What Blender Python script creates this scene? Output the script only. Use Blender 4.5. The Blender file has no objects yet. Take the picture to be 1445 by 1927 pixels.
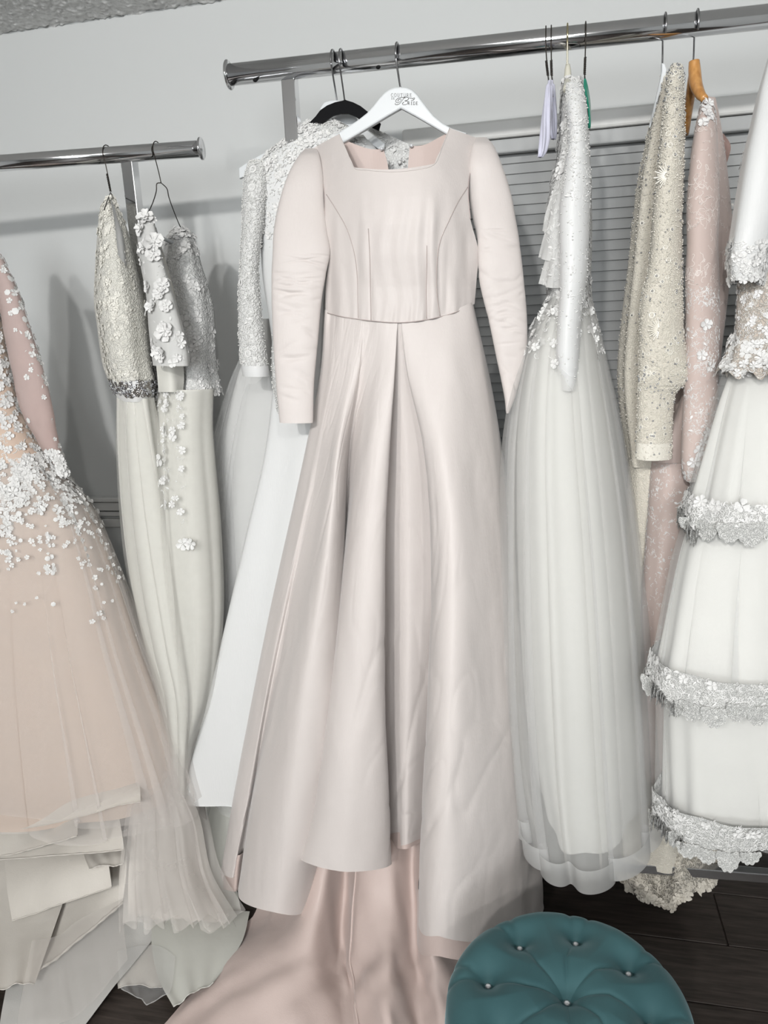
import bpy, bmesh, math, random
import numpy as np
from mathutils import Vector, Matrix

# ------------------------------------------------------------------ camera, world, light, exposure
SC = bpy.context.scene
COL = SC.collection
FPX = 1400.0                      # focal length in pixels of the 1445 x 1927 frame
CX, CY = 722.5, 963.5
CAMZ = 1.5
YAW, PITCH, ROLL = (math.radians(a) for a in (-12.8, -13.5, -2.6))
_f = np.array([math.sin(YAW) * math.cos(PITCH), math.cos(YAW) * math.cos(PITCH), math.sin(PITCH)])
_r0 = np.array([math.cos(YAW), -math.sin(YAW), 0.0])
_u0 = np.cross(_r0, _f)
RT = math.cos(ROLL) * _r0 + math.sin(ROLL) * _u0
UP = np.cross(RT, _f)
FW = _f
CAM = np.array([0.0, 0.0, CAMZ])
cam_data = bpy.data.cameras.new('camera')
cam_data.sensor_fit = 'VERTICAL'
cam_data.sensor_height = 36.0
cam_data.lens = 36.0 * FPX / 1927.0
cam_data.clip_start = 0.02
cam = bpy.data.objects.new('camera', cam_data)
COL.objects.link(cam)
m = Matrix.Identity(4)
for i in range(3):
    m[i][0], m[i][1], m[i][2], m[i][3] = RT[i], UP[i], -FW[i], CAM[i]
cam.matrix_world = m
SC.camera = cam

w = bpy.data.worlds.new('world')
w.use_nodes = True
w.node_tree.nodes['Background'].inputs[0].default_value = (0.93, 0.97, 1.0, 1)
w.node_tree.nodes['Background'].inputs[1].default_value = 0.25
SC.world = w

def area_light(name, loc, aim, size, power, col=(1, 1, 1), spread=180):
    l = bpy.data.lights.new(name, 'AREA')
    l.shape = 'DISK'
    l.size = size
    l.energy = power
    l.color = col
    l.spread = math.radians(spread)
    o = bpy.data.objects.new(name, l)
    COL.objects.link(o)
    o.location = loc
    o.rotation_euler = (Vector(aim) - Vector(loc)).to_track_quat('-Z', 'Y').to_euler()
    return o

# three small ceiling lamps behind the camera, a ceiling panel, and a broad fill light added at the far end to soften the shadows
area_light('ceiling_lamp_key', (-0.35, -1.9, 2.36), (-0.25, 1.6, 1.0), 0.12, 22, (1.0, 0.985, 0.96), 140)
area_light('ceiling_lamp_second', (-0.85, -1.7, 2.36), (-0.5, 1.6, 1.0), 0.12, 11, (1.0, 0.985, 0.96), 140)
area_light('ceiling_lamp_third', (0.75, -1.6, 2.36), (0.1, 1.6, 1.0), 0.12, 8, (1.0, 0.985, 0.96), 140)
area_light('ceiling_panel', (-0.3, -0.5, 2.40), (-0.3, 0.1, 0), 1.5, 6, (0.97, 0.985, 1.0))
area_light('far_fill', (0.2, -3.45, 1.75), (0.0, 1.6, 1.75), 1.3, 62, (0.95, 0.98, 1.0), 160)

SC.view_settings.view_transform = 'Standard'
SC.view_settings.look = 'None'
SC.view_settings.gamma = 1.0
SC.view_settings.use_curve_mapping = False
SC.view_settings.exposure = 0.15
SC.cycles.transparent_max_bounces = 36
SC.cycles.max_bounces = 5
SC.cycles.diffuse_bounces = 2
SC.cycles.glossy_bounces = 2
SC.cycles.transmission_bounces = 2
SC.cycles.adaptive_threshold = 0.04

# ------------------------------------------------------------------ geometry helpers
RNG = np.random.default_rng(7)

def ray(x, y):
    x = np.asarray(x, float); y = np.asarray(y, float)
    return FW + ((x - CX) / FPX)[..., None] * RT - ((y - CY) / FPX)[..., None] * UP

def U(x, y, Y, zmin=0.004):
    """point of the place seen at picture position x, y that stands Y metres out towards the wall (never below the floor)"""
    d = ray(x, y)
    k = np.asarray(Y, float) / d[..., 1]
    z = CAMZ + d[..., 2] * k
    kf = (zmin - CAMZ) / np.minimum(d[..., 2], -1e-6)
    k = np.where(z < zmin, np.minimum(k, kf), k)
    return CAM + d * k[..., None]

def cr_axis(A, n, closed=False, axis=0):
    """Catmull-Rom resampling of control points along an axis, n steps per span"""
    A = np.moveaxis(np.asarray(A, float), axis, 0)
    m = len(A)
    if closed:
        Q = np.concatenate([A[-1:], A, A[:2]]); spans = m
    else:
        Q = np.concatenate([2 * A[:1] - A[1:2], A, 2 * A[-1:] - A[-2:-1]]); spans = m - 1
    t = np.linspace(0, 1, n, endpoint=False)
    sh = (1, n) + (1,) * (A.ndim - 1)
    t = t.reshape(sh)
    p0, p1, p2, p3 = (Q[k:k + spans][:, None] for k in range(4))
    R = 0.5 * (2 * p1 + (p2 - p0) * t + (2 * p0 - 5 * p1 + 4 * p2 - p3) * t ** 2 + (3 * p1 - p0 - 3 * p2 + p3) * t ** 3)
    R = R.reshape((spans * n,) + A.shape[1:])
    if not closed:
        R = np.concatenate([R, A[-1:]])
    return np.moveaxis(R, 0, axis)

def lerp_rows(A, nv):
    """resample rows smoothly to nv rows evenly spaced in row index"""
    A = np.asarray(A, float)
    k = max(1, int(math.ceil(nv / (len(A) - 1))))
    return cr_axis(A, k)

class Surf:
    def __init__(s, P, closed):
        s.P = P; s.closed = closed
        nv, nu = P.shape[:2]
        if closed:
            du = np.roll(P, -1, 1) - np.roll(P, 1, 1)
        else:
            du = np.gradient(P, axis=1)
        dv = np.gradient(P, axis=0)
        N = np.cross(du, dv)
        N /= np.maximum(np.linalg.norm(N, axis=2, keepdims=True), 1e-9)
        s.N = N; s.du = du; s.dv = dv
    def at(s, u, v):
        nv, nu = s.P.shape[:2]
        fu = np.asarray(u) * (nu if s.closed else nu - 1); fv = np.clip(np.asarray(v), 0, 1) * (nv - 1)
        i = np.floor(fu).astype(int); j = np.minimum(np.floor(fv).astype(int), nv - 2)
        a = (fu - i)[..., None]; b = (fv - j)[..., None]
        if s.closed:
            i0 = i % nu; i1 = (i + 1) % nu
        else:
            i0 = np.clip(i, 0, nu - 1); i1 = np.clip(i + 1, 0, nu - 1)
        def bl(G):
            return (G[j, i0] * (1 - a) + G[j, i1] * a) * (1 - b) + (G[j + 1, i0] * (1 - a) + G[j + 1, i1] * a) * b
        p = bl(s.P); n = bl(s.N); t = bl(s.du)
        n /= np.maximum(np.linalg.norm(n, axis=-1, keepdims=True), 1e-9)
        t = t - n * np.sum(t * n, -1, keepdims=True)
        t /= np.maximum(np.linalg.norm(t, axis=-1, keepdims=True), 1e-9)
        return p, n, t

def mesh_np(name, V, faces, uv=None, smooth=True):
    """faces: list of int arrays (each n x k)"""
    me = bpy.data.meshes.new(name)
    V = np.ascontiguousarray(V, dtype=np.float32)
    me.vertices.add(len(V))
    me.vertices.foreach_set('co', V.ravel())
    loops = np.concatenate([f.ravel() for f in faces]).astype(np.int32)
    tot = np.concatenate([np.full(len(f), f.shape[1]) for f in faces]).astype(np.int32)
    start = np.concatenate([[0], np.cumsum(tot)[:-1]]).astype(np.int32)
    me.loops.add(len(loops)); me.loops.foreach_set('vertex_index', loops)
    me.polygons.add(len(tot))
    me.polygons.foreach_set('loop_start', start)
    me.polygons.foreach_set('loop_total', tot)
    if uv is not None:
        l = me.uv_layers.new(name='UVMap')
        l.data.foreach_set('uv', np.ascontiguousarray(uv[loops], dtype=np.float32).ravel())
    me.update(calc_edges=True)
    me.validate()
    if smooth:
        me.polygons.foreach_set('use_smooth', np.ones(len(me.polygons), dtype=bool))
    return me

ORIGIN = {}
def thing(name, label, cat, loc=(0, 0, 0), group=None, kind=None):
    o = bpy.data.objects.new(name, None)
    o.empty_display_size = 0.05
    COL.objects.link(o)
    o.location = loc
    o['label'] = label; o['category'] = cat
    g_ = group or {'wedding gown': 'gowns hanging on the two clothes racks', 'hanger': 'hangers hooked over the rack bars', 'clothes rack': 'chrome clothes racks'}.get(cat)
    if g_: o['group'] = g_
    ORIGIN[o.name] = Vector(loc)
    return o

def link(name, me, mat, parent=None, label=None, kind=None):
    o = bpy.data.objects.new(name, me)
    COL.objects.link(o)
    if mat is not None and not me.materials:
        me.materials.append(mat)
    if parent is not None:
        o.parent = parent
        root = parent
        while root.parent is not None: root = root.parent
        o.matrix_parent_inverse = Matrix.Translation(-ORIGIN.get(root.name, Vector((0, 0, 0)))) if parent.parent is None else Matrix.Identity(4)
    if label: o['label'] = label
    if kind: o['kind'] = kind
    return o

def grid_mesh(name, P, closed, cap=None):
    nv, nu = P.shape[:2]
    V = P.reshape(-1, 3)
    j = np.arange(nv - 1)[:, None]
    if closed:
        i = np.arange(nu)[None, :]; i1 = (i + 1) % nu
    else:
        i = np.arange(nu - 1)[None, :]; i1 = i + 1
    F = np.stack([j * nu + i, j * nu + i1, (j + 1) * nu + i1, (j + 1) * nu + i], -1).reshape(-1, 4)
    uu, vv = np.meshgrid(np.linspace(0, 1, nu), np.linspace(0, 1, nv))
    return mesh_np(name, V, [F], np.stack([uu.ravel(), vv.ravel()], 1))

def surf(name, P, mat, parent=None, closed=False, label=None, kind=None):
    o = link(name, grid_mesh(name, P, closed), mat, parent, label, kind)
    return Surf(P, closed), o

def patch(name, G, mat, parent=None, closed=False, nu=8, nv=10, label=None, kind=None, fn=None, zmin=0.007):
    """G[rows][cols] = (picture x, picture y, Y): control net of a cloth surface"""
    G = np.asarray(G, float)
    W = U(G[..., 0], G[..., 1], G[..., 2], zmin)
    W = cr_axis(cr_axis(W, nv, False, 0), nu, closed, 1)
    W[..., 2] = np.maximum(W[..., 2], zmin)
    if fn is not None:
        S = Surf(W, closed)
        h, wd = W.shape[:2]
        u, v = np.meshgrid(np.linspace(0, 1, wd, endpoint=not closed), np.linspace(0, 1, h))
        W = W + S.N * fn(u, v)[..., None]
        W[..., 2] = np.maximum(W[..., 2], zmin)
    return surf(name, W, mat, parent, closed, label, kind)

def patch_f(name, G, yfun, mat, parent=None, nu=8, nv=10, label=None):
    """G[rows][cols] = (picture x, y); depth comes from one smooth function so that neighbouring panels meet"""
    G = cr_axis(cr_axis(np.asarray(G, float), nv, False, 0), nu, False, 1)
    return surf(name, U(G[..., 0], G[..., 1], yfun(G[..., 0], G[..., 1])), mat, parent, False, label)

def tube(name, rows, mat, parent=None, nu=96, nv=60, fold=None, hem=None, label=None, kind=None, sq=1.0, tilt=None):
    """rows: (picture y, left x, right x, Y of the centre, half depth in m): closed cloth tube; theta pi/2 faces the camera"""
    R = lerp_rows(rows, nv)
    py, xl, xr, Y, b = R.T
    C = U((xl + xr) / 2, py, Y)
    wd = (C - CAM) @ FW
    hw = (xr - xl) / 2 / FPX * wd
    D = C - CAM; D[:, 2] = 0
    D /= np.linalg.norm(D, axis=1, keepdims=True)
    th = np.linspace(0, 2 * np.pi, nu, endpoint=False)
    if isinstance(fold, tuple):       # overlapping folds: the cloth doubles back on itself
        t_ = np.linspace(0, 1, len(R))[:, None]
        ang = th[None, :] + fold[1](th[None, :], t_)
        c, s = np.cos(ang), np.sin(ang)
        rad = c[..., None] * RT + -s[..., None] * D[:, None, :]
        P = C[:, None, :] + (hw[:, None] * c)[..., None] * RT - (b[:, None] * s)[..., None] * D[:, None, :] + rad * fold[0](th[None, :], t_)[..., None]
        if hem is not None: P[..., 2] += hem(th)[None, :] * (t_ ** 4)
        P[..., 2] = np.maximum(P[..., 2], 0.006)
        return surf(name, P, mat, parent, True, label, kind)
    c, s = np.cos(th), np.sin(th)
    if sq != 1.0:
        c = np.sign(c) * np.abs(c) ** sq; s = np.sign(s) * np.abs(s) ** sq
    rad = c[None, :, None] * RT[None, None, :] - s[None, :, None] * D[:, None, :]
    P = C[:, None, :] + hw[:, None, None] * c[None, :, None] * RT[None, None, :] - b[:, None, None] * s[None, :, None] * D[:, None, :]
    t = np.linspace(0, 1, len(R))
    if fold is not None:
        P = P + rad * fold(th[None, :], t[:, None])[..., None]
    if hem is not None:
        P[..., 2] += hem(th)[None, :] * (t[:, None] ** 4)
    P[..., 2] = np.maximum(P[..., 2], 0.006)
    return surf(name, P, mat, parent, True, label, kind)

def pleats(n, a0, a1, seed=0, p=1.0, sharp=0.0, jit=0.35):
    r = np.random.default_rng(seed)
    ph = r.uniform(0, 6.28, 6)
    def f(th, t):
        w = n * (th + jit / n * 2 * np.sin(2 * th + ph[0]) + jit / n * np.sin(3 * th + ph[1] + 0.8 * t)) + ph[2]
        x = np.cos(w)
        x = np.sign(x) * np.abs(x) ** (1 - sharp) if sharp else x
        y = 0.45 * np.cos(1.7 * n * th + ph[3] + 0.6 * t) * (0.6 + 0.4 * np.sin(2 * th + ph[4]))
        # integer harmonic keeps the tube closed
        y = 0.45 * np.cos(int(1.7 * n) * th + ph[3] + 0.6 * t) * (0.6 + 0.4 * np.sin(2 * th + ph[4]))
        return (a0 + (a1 - a0) * t ** p) * (0.7 * x + y)
    return f

def overfold(n, k0, k1, a0, a1, seed=0, p=1.0):
    """folds that lap over their neighbours: k above 1 doubles the cloth back"""
    r = np.random.default_rng(seed)
    ph = r.uniform(0, 6.28, 6)
    def W(th, t): return n * th + 1.1 * np.sin(2 * th + ph[0]) + .8 * np.sin(3 * th + ph[1]) + ph[2] + .5 * t
    def mod(th): return .55 + .45 * np.sin(2 * th + ph[3]) * np.sin(5 * th + ph[4])
    fr = lambda th, t: (a0 + (a1 - a0) * t ** p) * np.cos(W(th, t)) * (.5 + .5 * mod(th))
    fa = lambda th, t: (k0 + (k1 - k0) * t ** .5) / n * np.sin(W(th, t)) * mod(th)
    return (fr, fa)

def wire_mesh(name, pts, rad, seg=8, closed=False, cap=True):
    """swept tube through world points; rad scalar or per point"""
    pts = np.asarray(pts, float)
    n = len(pts)
    rad = np.full(n, rad) if np.isscalar(rad) else np.asarray(rad, float)
    T = np.gradient(pts, axis=0) if not closed else np.roll(pts, -1, 0) - np.roll(pts, 1, 0)
    T /= np.maximum(np.linalg.norm(T, axis=1, keepdims=True), 1e-9)
    ref = np.array([0, 0, 1.0]) if abs(T[0][2]) < 0.9 else np.array([1.0, 0, 0])
    Ns = []
    nrm = np.cross(T[0], ref); nrm /= np.linalg.norm(nrm)
    for k in range(n):
        nrm = nrm - T[k] * (nrm @ T[k]); nrm /= max(np.linalg.norm(nrm), 1e-9)
        Ns.append(nrm.copy())
    Ns = np.array(Ns); B = np.cross(T, Ns)
    a = np.linspace(0, 2 * np.pi, seg, endpoint=False)
    V = pts[:, None] + rad[:, None, None] * (np.cos(a)[None, :, None] * Ns[:, None] + np.sin(a)[None, :, None] * B[:, None])
    V = V.reshape(-1, 3)
    j = np.arange(n if closed else n - 1)[:, None]; i = np.arange(seg)[None, :]
    j1 = (j + 1) % n
    F = np.stack([j * seg + i, j * seg + (i + 1) % seg, j1 * seg + (i + 1) % seg, j1 * seg + i], -1).reshape(-1, 4)
    faces = [F]
    if cap and not closed:
        faces.append(np.arange(seg)[::-1][None]); faces.append(((n - 1) * seg + np.arange(seg))[None])
    return mesh_np(name, V, faces)

def wire(name, pts, rad, mat, parent=None, seg=8, n=6, closed=False, label=None, smooth=True):
    pts = np.asarray(pts, float)
    if n > 1: pts = cr_axis(pts, n, closed)
    return link(name, wire_mesh(name, pts, rad, seg, closed), mat, parent, label)

def box_mesh(name, c, s, bevel=0.0, rot=None):
    bm = bmesh.new()
    bmesh.ops.create_cube(bm, size=1.0)
    bmesh.ops.scale(bm, vec=s, verts=bm.verts)
    if bevel:
        bmesh.ops.bevel(bm, geom=list(bm.edges), offset=bevel, segments=2, affect='EDGES', profile=0.5)
    if rot is not None: bmesh.ops.transform(bm, matrix=rot, verts=bm.verts)
    bmesh.ops.translate(bm, vec=c, verts=bm.verts)
    me = bpy.data.meshes.new(name); bm.to_mesh(me); bm.free()
    return me

def box(name, c, s, mat, parent=None, bevel=0.0, rot=None, label=None):
    return link(name, box_mesh(name, c, s, bevel, rot), mat, parent, label)

def lathe(name, prof, mat, M, parent=None, seg=40, label=None):
    """prof: (r, h) pairs revolved about local z, placed by matrix M"""
    prof = np.asarray(prof, float)
    a = np.linspace(0, 2 * np.pi, seg, endpoint=False)
    V = np.stack([prof[:, :1] * np.cos(a), prof[:, :1] * np.sin(a), np.repeat(prof[:, 1:], seg, 1)], -1).reshape(-1, 3)
    V = V @ np.array(M.to_3x3()).T + np.array(M.translation)
    n = len(prof)
    j = np.arange(n - 1)[:, None]; i = np.arange(seg)[None]
    F = np.stack([j * seg + i, j * seg + (i + 1) % seg, (j + 1) * seg + (i + 1) % seg, (j + 1) * seg + i], -1).reshape(-1, 4)
    faces = [F]
    if prof[0, 0] > 0: faces.append(np.arange(seg)[::-1][None])
    if prof[-1, 0] > 0: faces.append(((n - 1) * seg + np.arange(seg))[None])
    return link(name, mesh_np(name, V, faces), mat, parent, label)

def extrude_px(name, poly, Y, thick, mat, parent=None, bevel=0.002, label=None):
    """outline given in picture points on the plane Y, extruded away from the camera"""
    poly = np.asarray(poly, float)
    W = U(poly[:, 0], poly[:, 1], np.full(len(poly), Y) if np.isscalar(Y) else np.asarray(Y))
    bm = bmesh.new()
    vs = [bm.verts.new(p) for p in W]
    f = bm.faces.new(vs)
    r = bmesh.ops.extrude_face_region(bm, geom=[f])
    vv = [g for g in r['geom'] if isinstance(g, bmesh.types.BMVert)]
    bmesh.ops.translate(bm, vec=(0, thick, 0), verts=vv)
    bmesh.ops.recalc_face_normals(bm, faces=bm.faces)
    if bevel:
        ed = [e for e in bm.edges if e.calc_length() > 1e-6 and e.is_manifold and e.calc_face_angle(0) > 0.9 and abs((e.verts[0].co - e.verts[1].co).y) < thick * 0.5]
        bmesh.ops.bevel(bm, geom=ed, offset=bevel, segments=2, affect='EDGES', profile=0.5)
    me = bpy.data.meshes.new(name); bm.to_mesh(me); bm.free()
    for p in me.polygons: p.use_smooth = False
    return link(name, me, mat, parent, label)

# ------------------------------------------------------------------ materials
MATS = {}
def nodes(name):
    m = bpy.data.materials.new(name); m.use_nodes = True
    nt = m.node_tree
    return m, nt, nt.nodes['Principled BSDF'], nt.nodes['Material Output']

def add_bump(nt, bs, kind='noise', scale=40, strength=0.2, dist=0.002, stretch=None, detail=4):
    tc = nt.nodes.new('ShaderNodeTexCoord')
    src = tc.outputs['Object']
    if stretch:
        mp = nt.nodes.new('ShaderNodeMapping'); mp.inputs['Scale'].default_value = stretch
        nt.links.new(src, mp.inputs['Vector']); src = mp.outputs['Vector']
    if kind == 'noise':
        t = nt.nodes.new('ShaderNodeTexNoise'); t.inputs['Scale'].default_value = scale; t.inputs['Detail'].default_value = detail
        out = t.outputs['Fac']
    elif kind == 'voronoi':
        t = nt.nodes.new('ShaderNodeTexVoronoi'); t.inputs['Scale'].default_value = scale; t.feature = 'F1'
        out = t.outputs['Distance']
    nt.links.new(src, t.inputs['Vector'])
    b = nt.nodes.new('ShaderNodeBump'); b.inputs['Strength'].default_value = strength; b.inputs['Distance'].default_value = dist
    nt.links.new(out, b.inputs['Height'])
    prev = bs.inputs['Normal'].links[0].from_socket if bs.inputs['Normal'].links else None
    if prev is not None: nt.links.new(prev, b.inputs['Normal'])
    nt.links.new(b.outputs['Normal'], bs.inputs['Normal'])
    return t

def mat_plain(name, col, rough=0.6, metal=0.0, sheen=0.0, spec=0.5, coat=0.0):
    m, nt, bs, out = nodes(name)
    bs.inputs['Base Color'].default_value = (*col, 1); bs.inputs['Roughness'].default_value = rough
    bs.inputs['Metallic'].default_value = metal
    bs.inputs['Specular IOR Level'].default_value = spec
    bs.inputs['Sheen Weight'].default_value = sheen
    bs.inputs['Coat Weight'].default_value = coat
    MATS[name] = m
    return m

def color_noise(m, c1, c2, scale=6, detail=4, stretch=None, lo=0.35, hi=0.65):
    nt = m.node_tree; bs = nt.nodes['Principled BSDF']
    tc = nt.nodes.new('ShaderNodeTexCoord'); t = nt.nodes.new('ShaderNodeTexNoise')
    t.inputs['Scale'].default_value = scale; t.inputs['Detail'].default_value = detail
    src = tc.outputs['Object']
    if stretch:
        mp = nt.nodes.new('ShaderNodeMapping'); mp.inputs['Scale'].default_value = stretch
        nt.links.new(src, mp.inputs['Vector']); src = mp.outputs['Vector']
    nt.links.new(src, t.inputs['Vector'])
    r = nt.nodes.new('ShaderNodeValToRGB')
    r.color_ramp.elements[0].color = (*c1, 1); r.color_ramp.elements[1].color = (*c2, 1)
    r.color_ramp.elements[0].position = lo; r.color_ramp.elements[1].position = hi
    nt.links.new(t.outputs['Fac'], r.inputs['Fac'])
    nt.links.new(r.outputs['Color'], bs.inputs['Base Color'])
    return m

def mat_satin(name, col, rough=0.38, wr=0.25, sheen=0.25, fine=0.3):
    m = mat_plain(name, col, rough, 0, sheen, 0.26)
    nt = m.node_tree; bs = nt.nodes['Principled BSDF']
    bs.inputs['Sheen Roughness'].default_value = 0.4
    add_bump(nt, bs, 'noise', 5.5, wr, 0.02, (1.4, 1.4, 0.6), 2)
    add_bump(nt, bs, 'noise', 26, wr * 0.35, 0.004, (1, 1, 1.5), 4)
    add_bump(nt, bs, 'noise', 420, fine, 0.0009, (1, 1, 0.12), 3)
    return m

def mat_cloth(name, col, rough=0.75, wr=0.2, trans=0.0):
    m = mat_plain(name, col, rough, 0, 0.25, 0.25)
    nt = m.node_tree; bs = nt.nodes['Principled BSDF']
    add_bump(nt, bs, 'noise', 9, wr, 0.012, None, 3)
    add_bump(nt, bs, 'noise', 350, 0.12, 0.0006, None, 2)
    return m

def mat_tulle(name, col, alpha=0.35, rough=0.8, mesh=True):
    m, nt, bs, out = nodes(name)
    bs.inputs['Base Color'].default_value = (*col, 1); bs.inputs['Roughness'].default_value = rough
    bs.inputs['Specular IOR Level'].default_value = 0.2
    bs.inputs['Sheen Weight'].default_value = 0.2
    tr = nt.nodes.new('ShaderNodeBsdfTransparent')
    tl = nt.nodes.new('ShaderNodeBsdfTranslucent'); tl.inputs['Color'].default_value = (*col, 1)
    mx0 = nt.nodes.new('ShaderNodeMixShader'); mx0.inputs[0].default_value = 0.2
    nt.links.new(bs.outputs[0], mx0.inputs[1]); nt.links.new(tl.outputs[0], mx0.inputs[2])
    mx = nt.nodes.new('ShaderNodeMixShader'); mx.inputs[0].default_value = alpha
    nt.links.new(tr.outputs[0], mx.inputs[1]); nt.links.new(mx0.outputs[0], mx.inputs[2])
    nt.links.new(mx.outputs[0], out.inputs['Surface'])
    if mesh:      # the cover of the net drifts a little from place to place
        tc = nt.nodes.new('ShaderNodeTexCoord'); t = nt.nodes.new('ShaderNodeTexNoise')
        t.inputs['Scale'].default_value = 14; t.inputs['Detail'].default_value = 5
        nt.links.new(tc.outputs['Object'], t.inputs['Vector'])
        mr = nt.nodes.new('ShaderNodeMapRange')
        mr.inputs['From Min'].default_value = 0.3; mr.inputs['From Max'].default_value = 0.7
        mr.inputs['To Min'].default_value = alpha * 0.93; mr.inputs['To Max'].default_value = alpha * 1.07
        nt.links.new(t.outputs['Fac'], mr.inputs['Value'])
        nt.links.new(mr.outputs['Result'], mx.inputs[0])
    MATS[name] = m
    return m

def mat_lace(name, col, scale=90, strength=0.8, rough=0.7, c2=None, open_=0.0):
    """corded lace: raised curling ridges, optionally with open net between them"""
    m, nt, bs, out = nodes(name)
    bs.inputs['Base Color'].default_value = (*col, 1); bs.inputs['Roughness'].default_value = rough
    bs.inputs['Specular IOR Level'].default_value = 0.3; bs.inputs['Sheen Weight'].default_value = 0.2
    tc = nt.nodes.new('ShaderNodeTexCoord')
    nz = nt.nodes.new('ShaderNodeTexNoise'); nz.inputs['Scale'].default_value = scale * 0.5; nz.inputs['Detail'].default_value = 2
    nt.links.new(tc.outputs['Object'], nz.inputs['Vector'])
    mxv = nt.nodes.new('ShaderNodeMix'); mxv.data_type = 'VECTOR'; mxv.inputs[0].default_value = 0.03
    nt.links.new(tc.outputs['Object'], mxv.inputs[4]); nt.links.new(nz.outputs['Color'], mxv.inputs[5])
    vo = nt.nodes.new('ShaderNodeTexVoronoi'); vo.feature = 'DISTANCE_TO_EDGE'; vo.inputs['Scale'].default_value = scale
    nt.links.new(mxv.outputs[1], vo.inputs['Vector'])
    rp = nt.nodes.new('ShaderNodeValToRGB')
    rp.color_ramp.elements[0].position = 0.03; rp.color_ramp.elements[0].color = (1, 1, 1, 1)
    rp.color_ramp.elements[1].position = 0.22; rp.color_ramp.elements[1].color = (0, 0, 0, 1)
    nt.links.new(vo.outputs['Distance'], rp.inputs['Fac'])
    b = nt.nodes.new('ShaderNodeBump'); b.inputs['Strength'].default_value = strength; b.inputs['Distance'].default_value = 0.003
    nt.links.new(rp.outputs['Color'], b.inputs['Height'])
    nt.links.new(b.outputs['Normal'], bs.inputs['Normal'])
    if c2 is not None:
        mc = nt.nodes.new('ShaderNodeMix'); mc.data_type = 'RGBA'
        mc.inputs[6].default_value = (*c2, 1); mc.inputs[7].default_value = (*col, 1)
        nt.links.new(rp.outputs['Color'], mc.inputs[0]); nt.links.new(mc.outputs[2], bs.inputs['Base Color'])
    if open_ > 0:
        tr = nt.nodes.new('ShaderNodeBsdfTransparent'); mx = nt.nodes.new('ShaderNodeMixShader')
        mr = nt.nodes.new('ShaderNodeMapRange'); mr.inputs['To Min'].default_value = 1 - open_; mr.inputs['To Max'].default_value = 1.0
        nt.links.new(rp.outputs['Color'], mr.inputs['Value']); nt.links.new(mr.outputs['Result'], mx.inputs[0])
        nt.links.new(tr.outputs[0], mx.inputs[1]); nt.links.new(bs.outputs[0], mx.inputs[2])
        nt.links.new(mx.outputs[0], out.inputs['Surface'])
    MATS[name] = m
    return m

# ------------------------------------------------------------------ the room
WALL_Y, CEIL_Z = 2.2, 2.422
X0, X1, YB = -3.2, 3.0, -3.6
M_wall = mat_plain('wall_paint', (0.70, 0.715, 0.71), 0.8)
add_bump(M_wall.node_tree, M_wall.node_tree.nodes['Principled BSDF'], 'noise', 180, 0.06, 0.001)
M_ceil = mat_plain('popcorn_ceiling', (0.62, 0.62, 0.60), 0.95)
color_noise(M_ceil, (0.88, 0.88, 0.86), (0.95, 0.95, 0.93), 110, 3, None, 0.35, 0.65)
M_trim = mat_plain('trim_paint', (0.74, 0.74, 0.72), 0.5)

def structure(o, extra=None):
    o['kind'] = 'structure'
    return o

def st_box(name, c, s, mat, bevel=0.0, parent=None):
    o = box(name, c, s, mat, parent, bevel)
    if parent is None: structure(o)
    return o

# window opening in the wall behind the blind: the wall is built around it
WX0, WX1, WZ0, WZ1 = -0.36, 1.10, 0.95, 1.93
structure(box('wall_back', ((X0 + X1) / 2, WALL_Y + 0.06, CEIL_Z / 2), (X1 - X0, 0.12, CEIL_Z), M_wall))
structure(box('wall_left', (X0 - 0.06, (YB + WALL_Y) / 2, CEIL_Z / 2), (0.12, WALL_Y - YB, CEIL_Z), M_wall))
structure(box('wall_right', (X1 + 0.06, (YB + WALL_Y) / 2, CEIL_Z / 2), (0.12, WALL_Y - YB, CEIL_Z), M_wall))
structure(box('wall_front', ((X0 + X1) / 2, YB - 0.06, CEIL_Z / 2), (X1 - X0, 0.12, CEIL_Z), M_wall))
# popcorn ceiling: bumpy sheet over the visible corner, plain slab behind
structure(box('ceiling', ((X0 + X1) / 2, (YB + WALL_Y) / 2, CEIL_Z + 0.06), (X1 - X0, WALL_Y - YB, 0.12), M_ceil))
nx, ny = 360, 150
gx, gy = np.meshgrid(np.linspace(-1.95, -0.55, nx), np.linspace(WALL_Y - 0.55, WALL_Y, ny))
rr = RNG.normal(0, 1, (ny, nx))
for _ in range(2):
    rr = (rr + np.roll(rr, 1, 0) + np.roll(rr, -1, 0) + np.roll(rr, 1, 1) + np.roll(rr, -1, 1)) / 5
rr = rr / rr.std()
gz = CEIL_Z - 0.004 - 0.0022 * np.clip(rr, -1.2, 2.5)
pop = link('ceiling_texture', grid_mesh('ceiling_texture', np.stack([gx, gy, gz], -1), False), M_ceil, bpy.data.objects['ceiling'])
pop['kind'] = 'stuff'

# chair rail: stacked mouldings along the wall
M_rail = M_trim
RX = WX0 - 0.03
rail = structure(box('trim_1', ((X0 + RX) / 2, WALL_Y - 0.012, 0.975), (RX - X0, 0.024, 0.030), M_rail, None, 0.004))
for k, (z, h, d) in enumerate(((1.000, 0.014, 0.036), (0.948, 0.016, 0.018), (0.915, 0.030, 0.012))):
    o = box('moulding', ((X0 + RX) / 2, WALL_Y - d / 2, z), (RX - X0, d, h), M_rail, rail, 0.003)
structure(box('baseboard_back', ((X0 + X1) / 2, WALL_Y - 0.007, 0.05), (X1 - X0, 0.014, 0.10), M_trim, None, 0.003))

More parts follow.
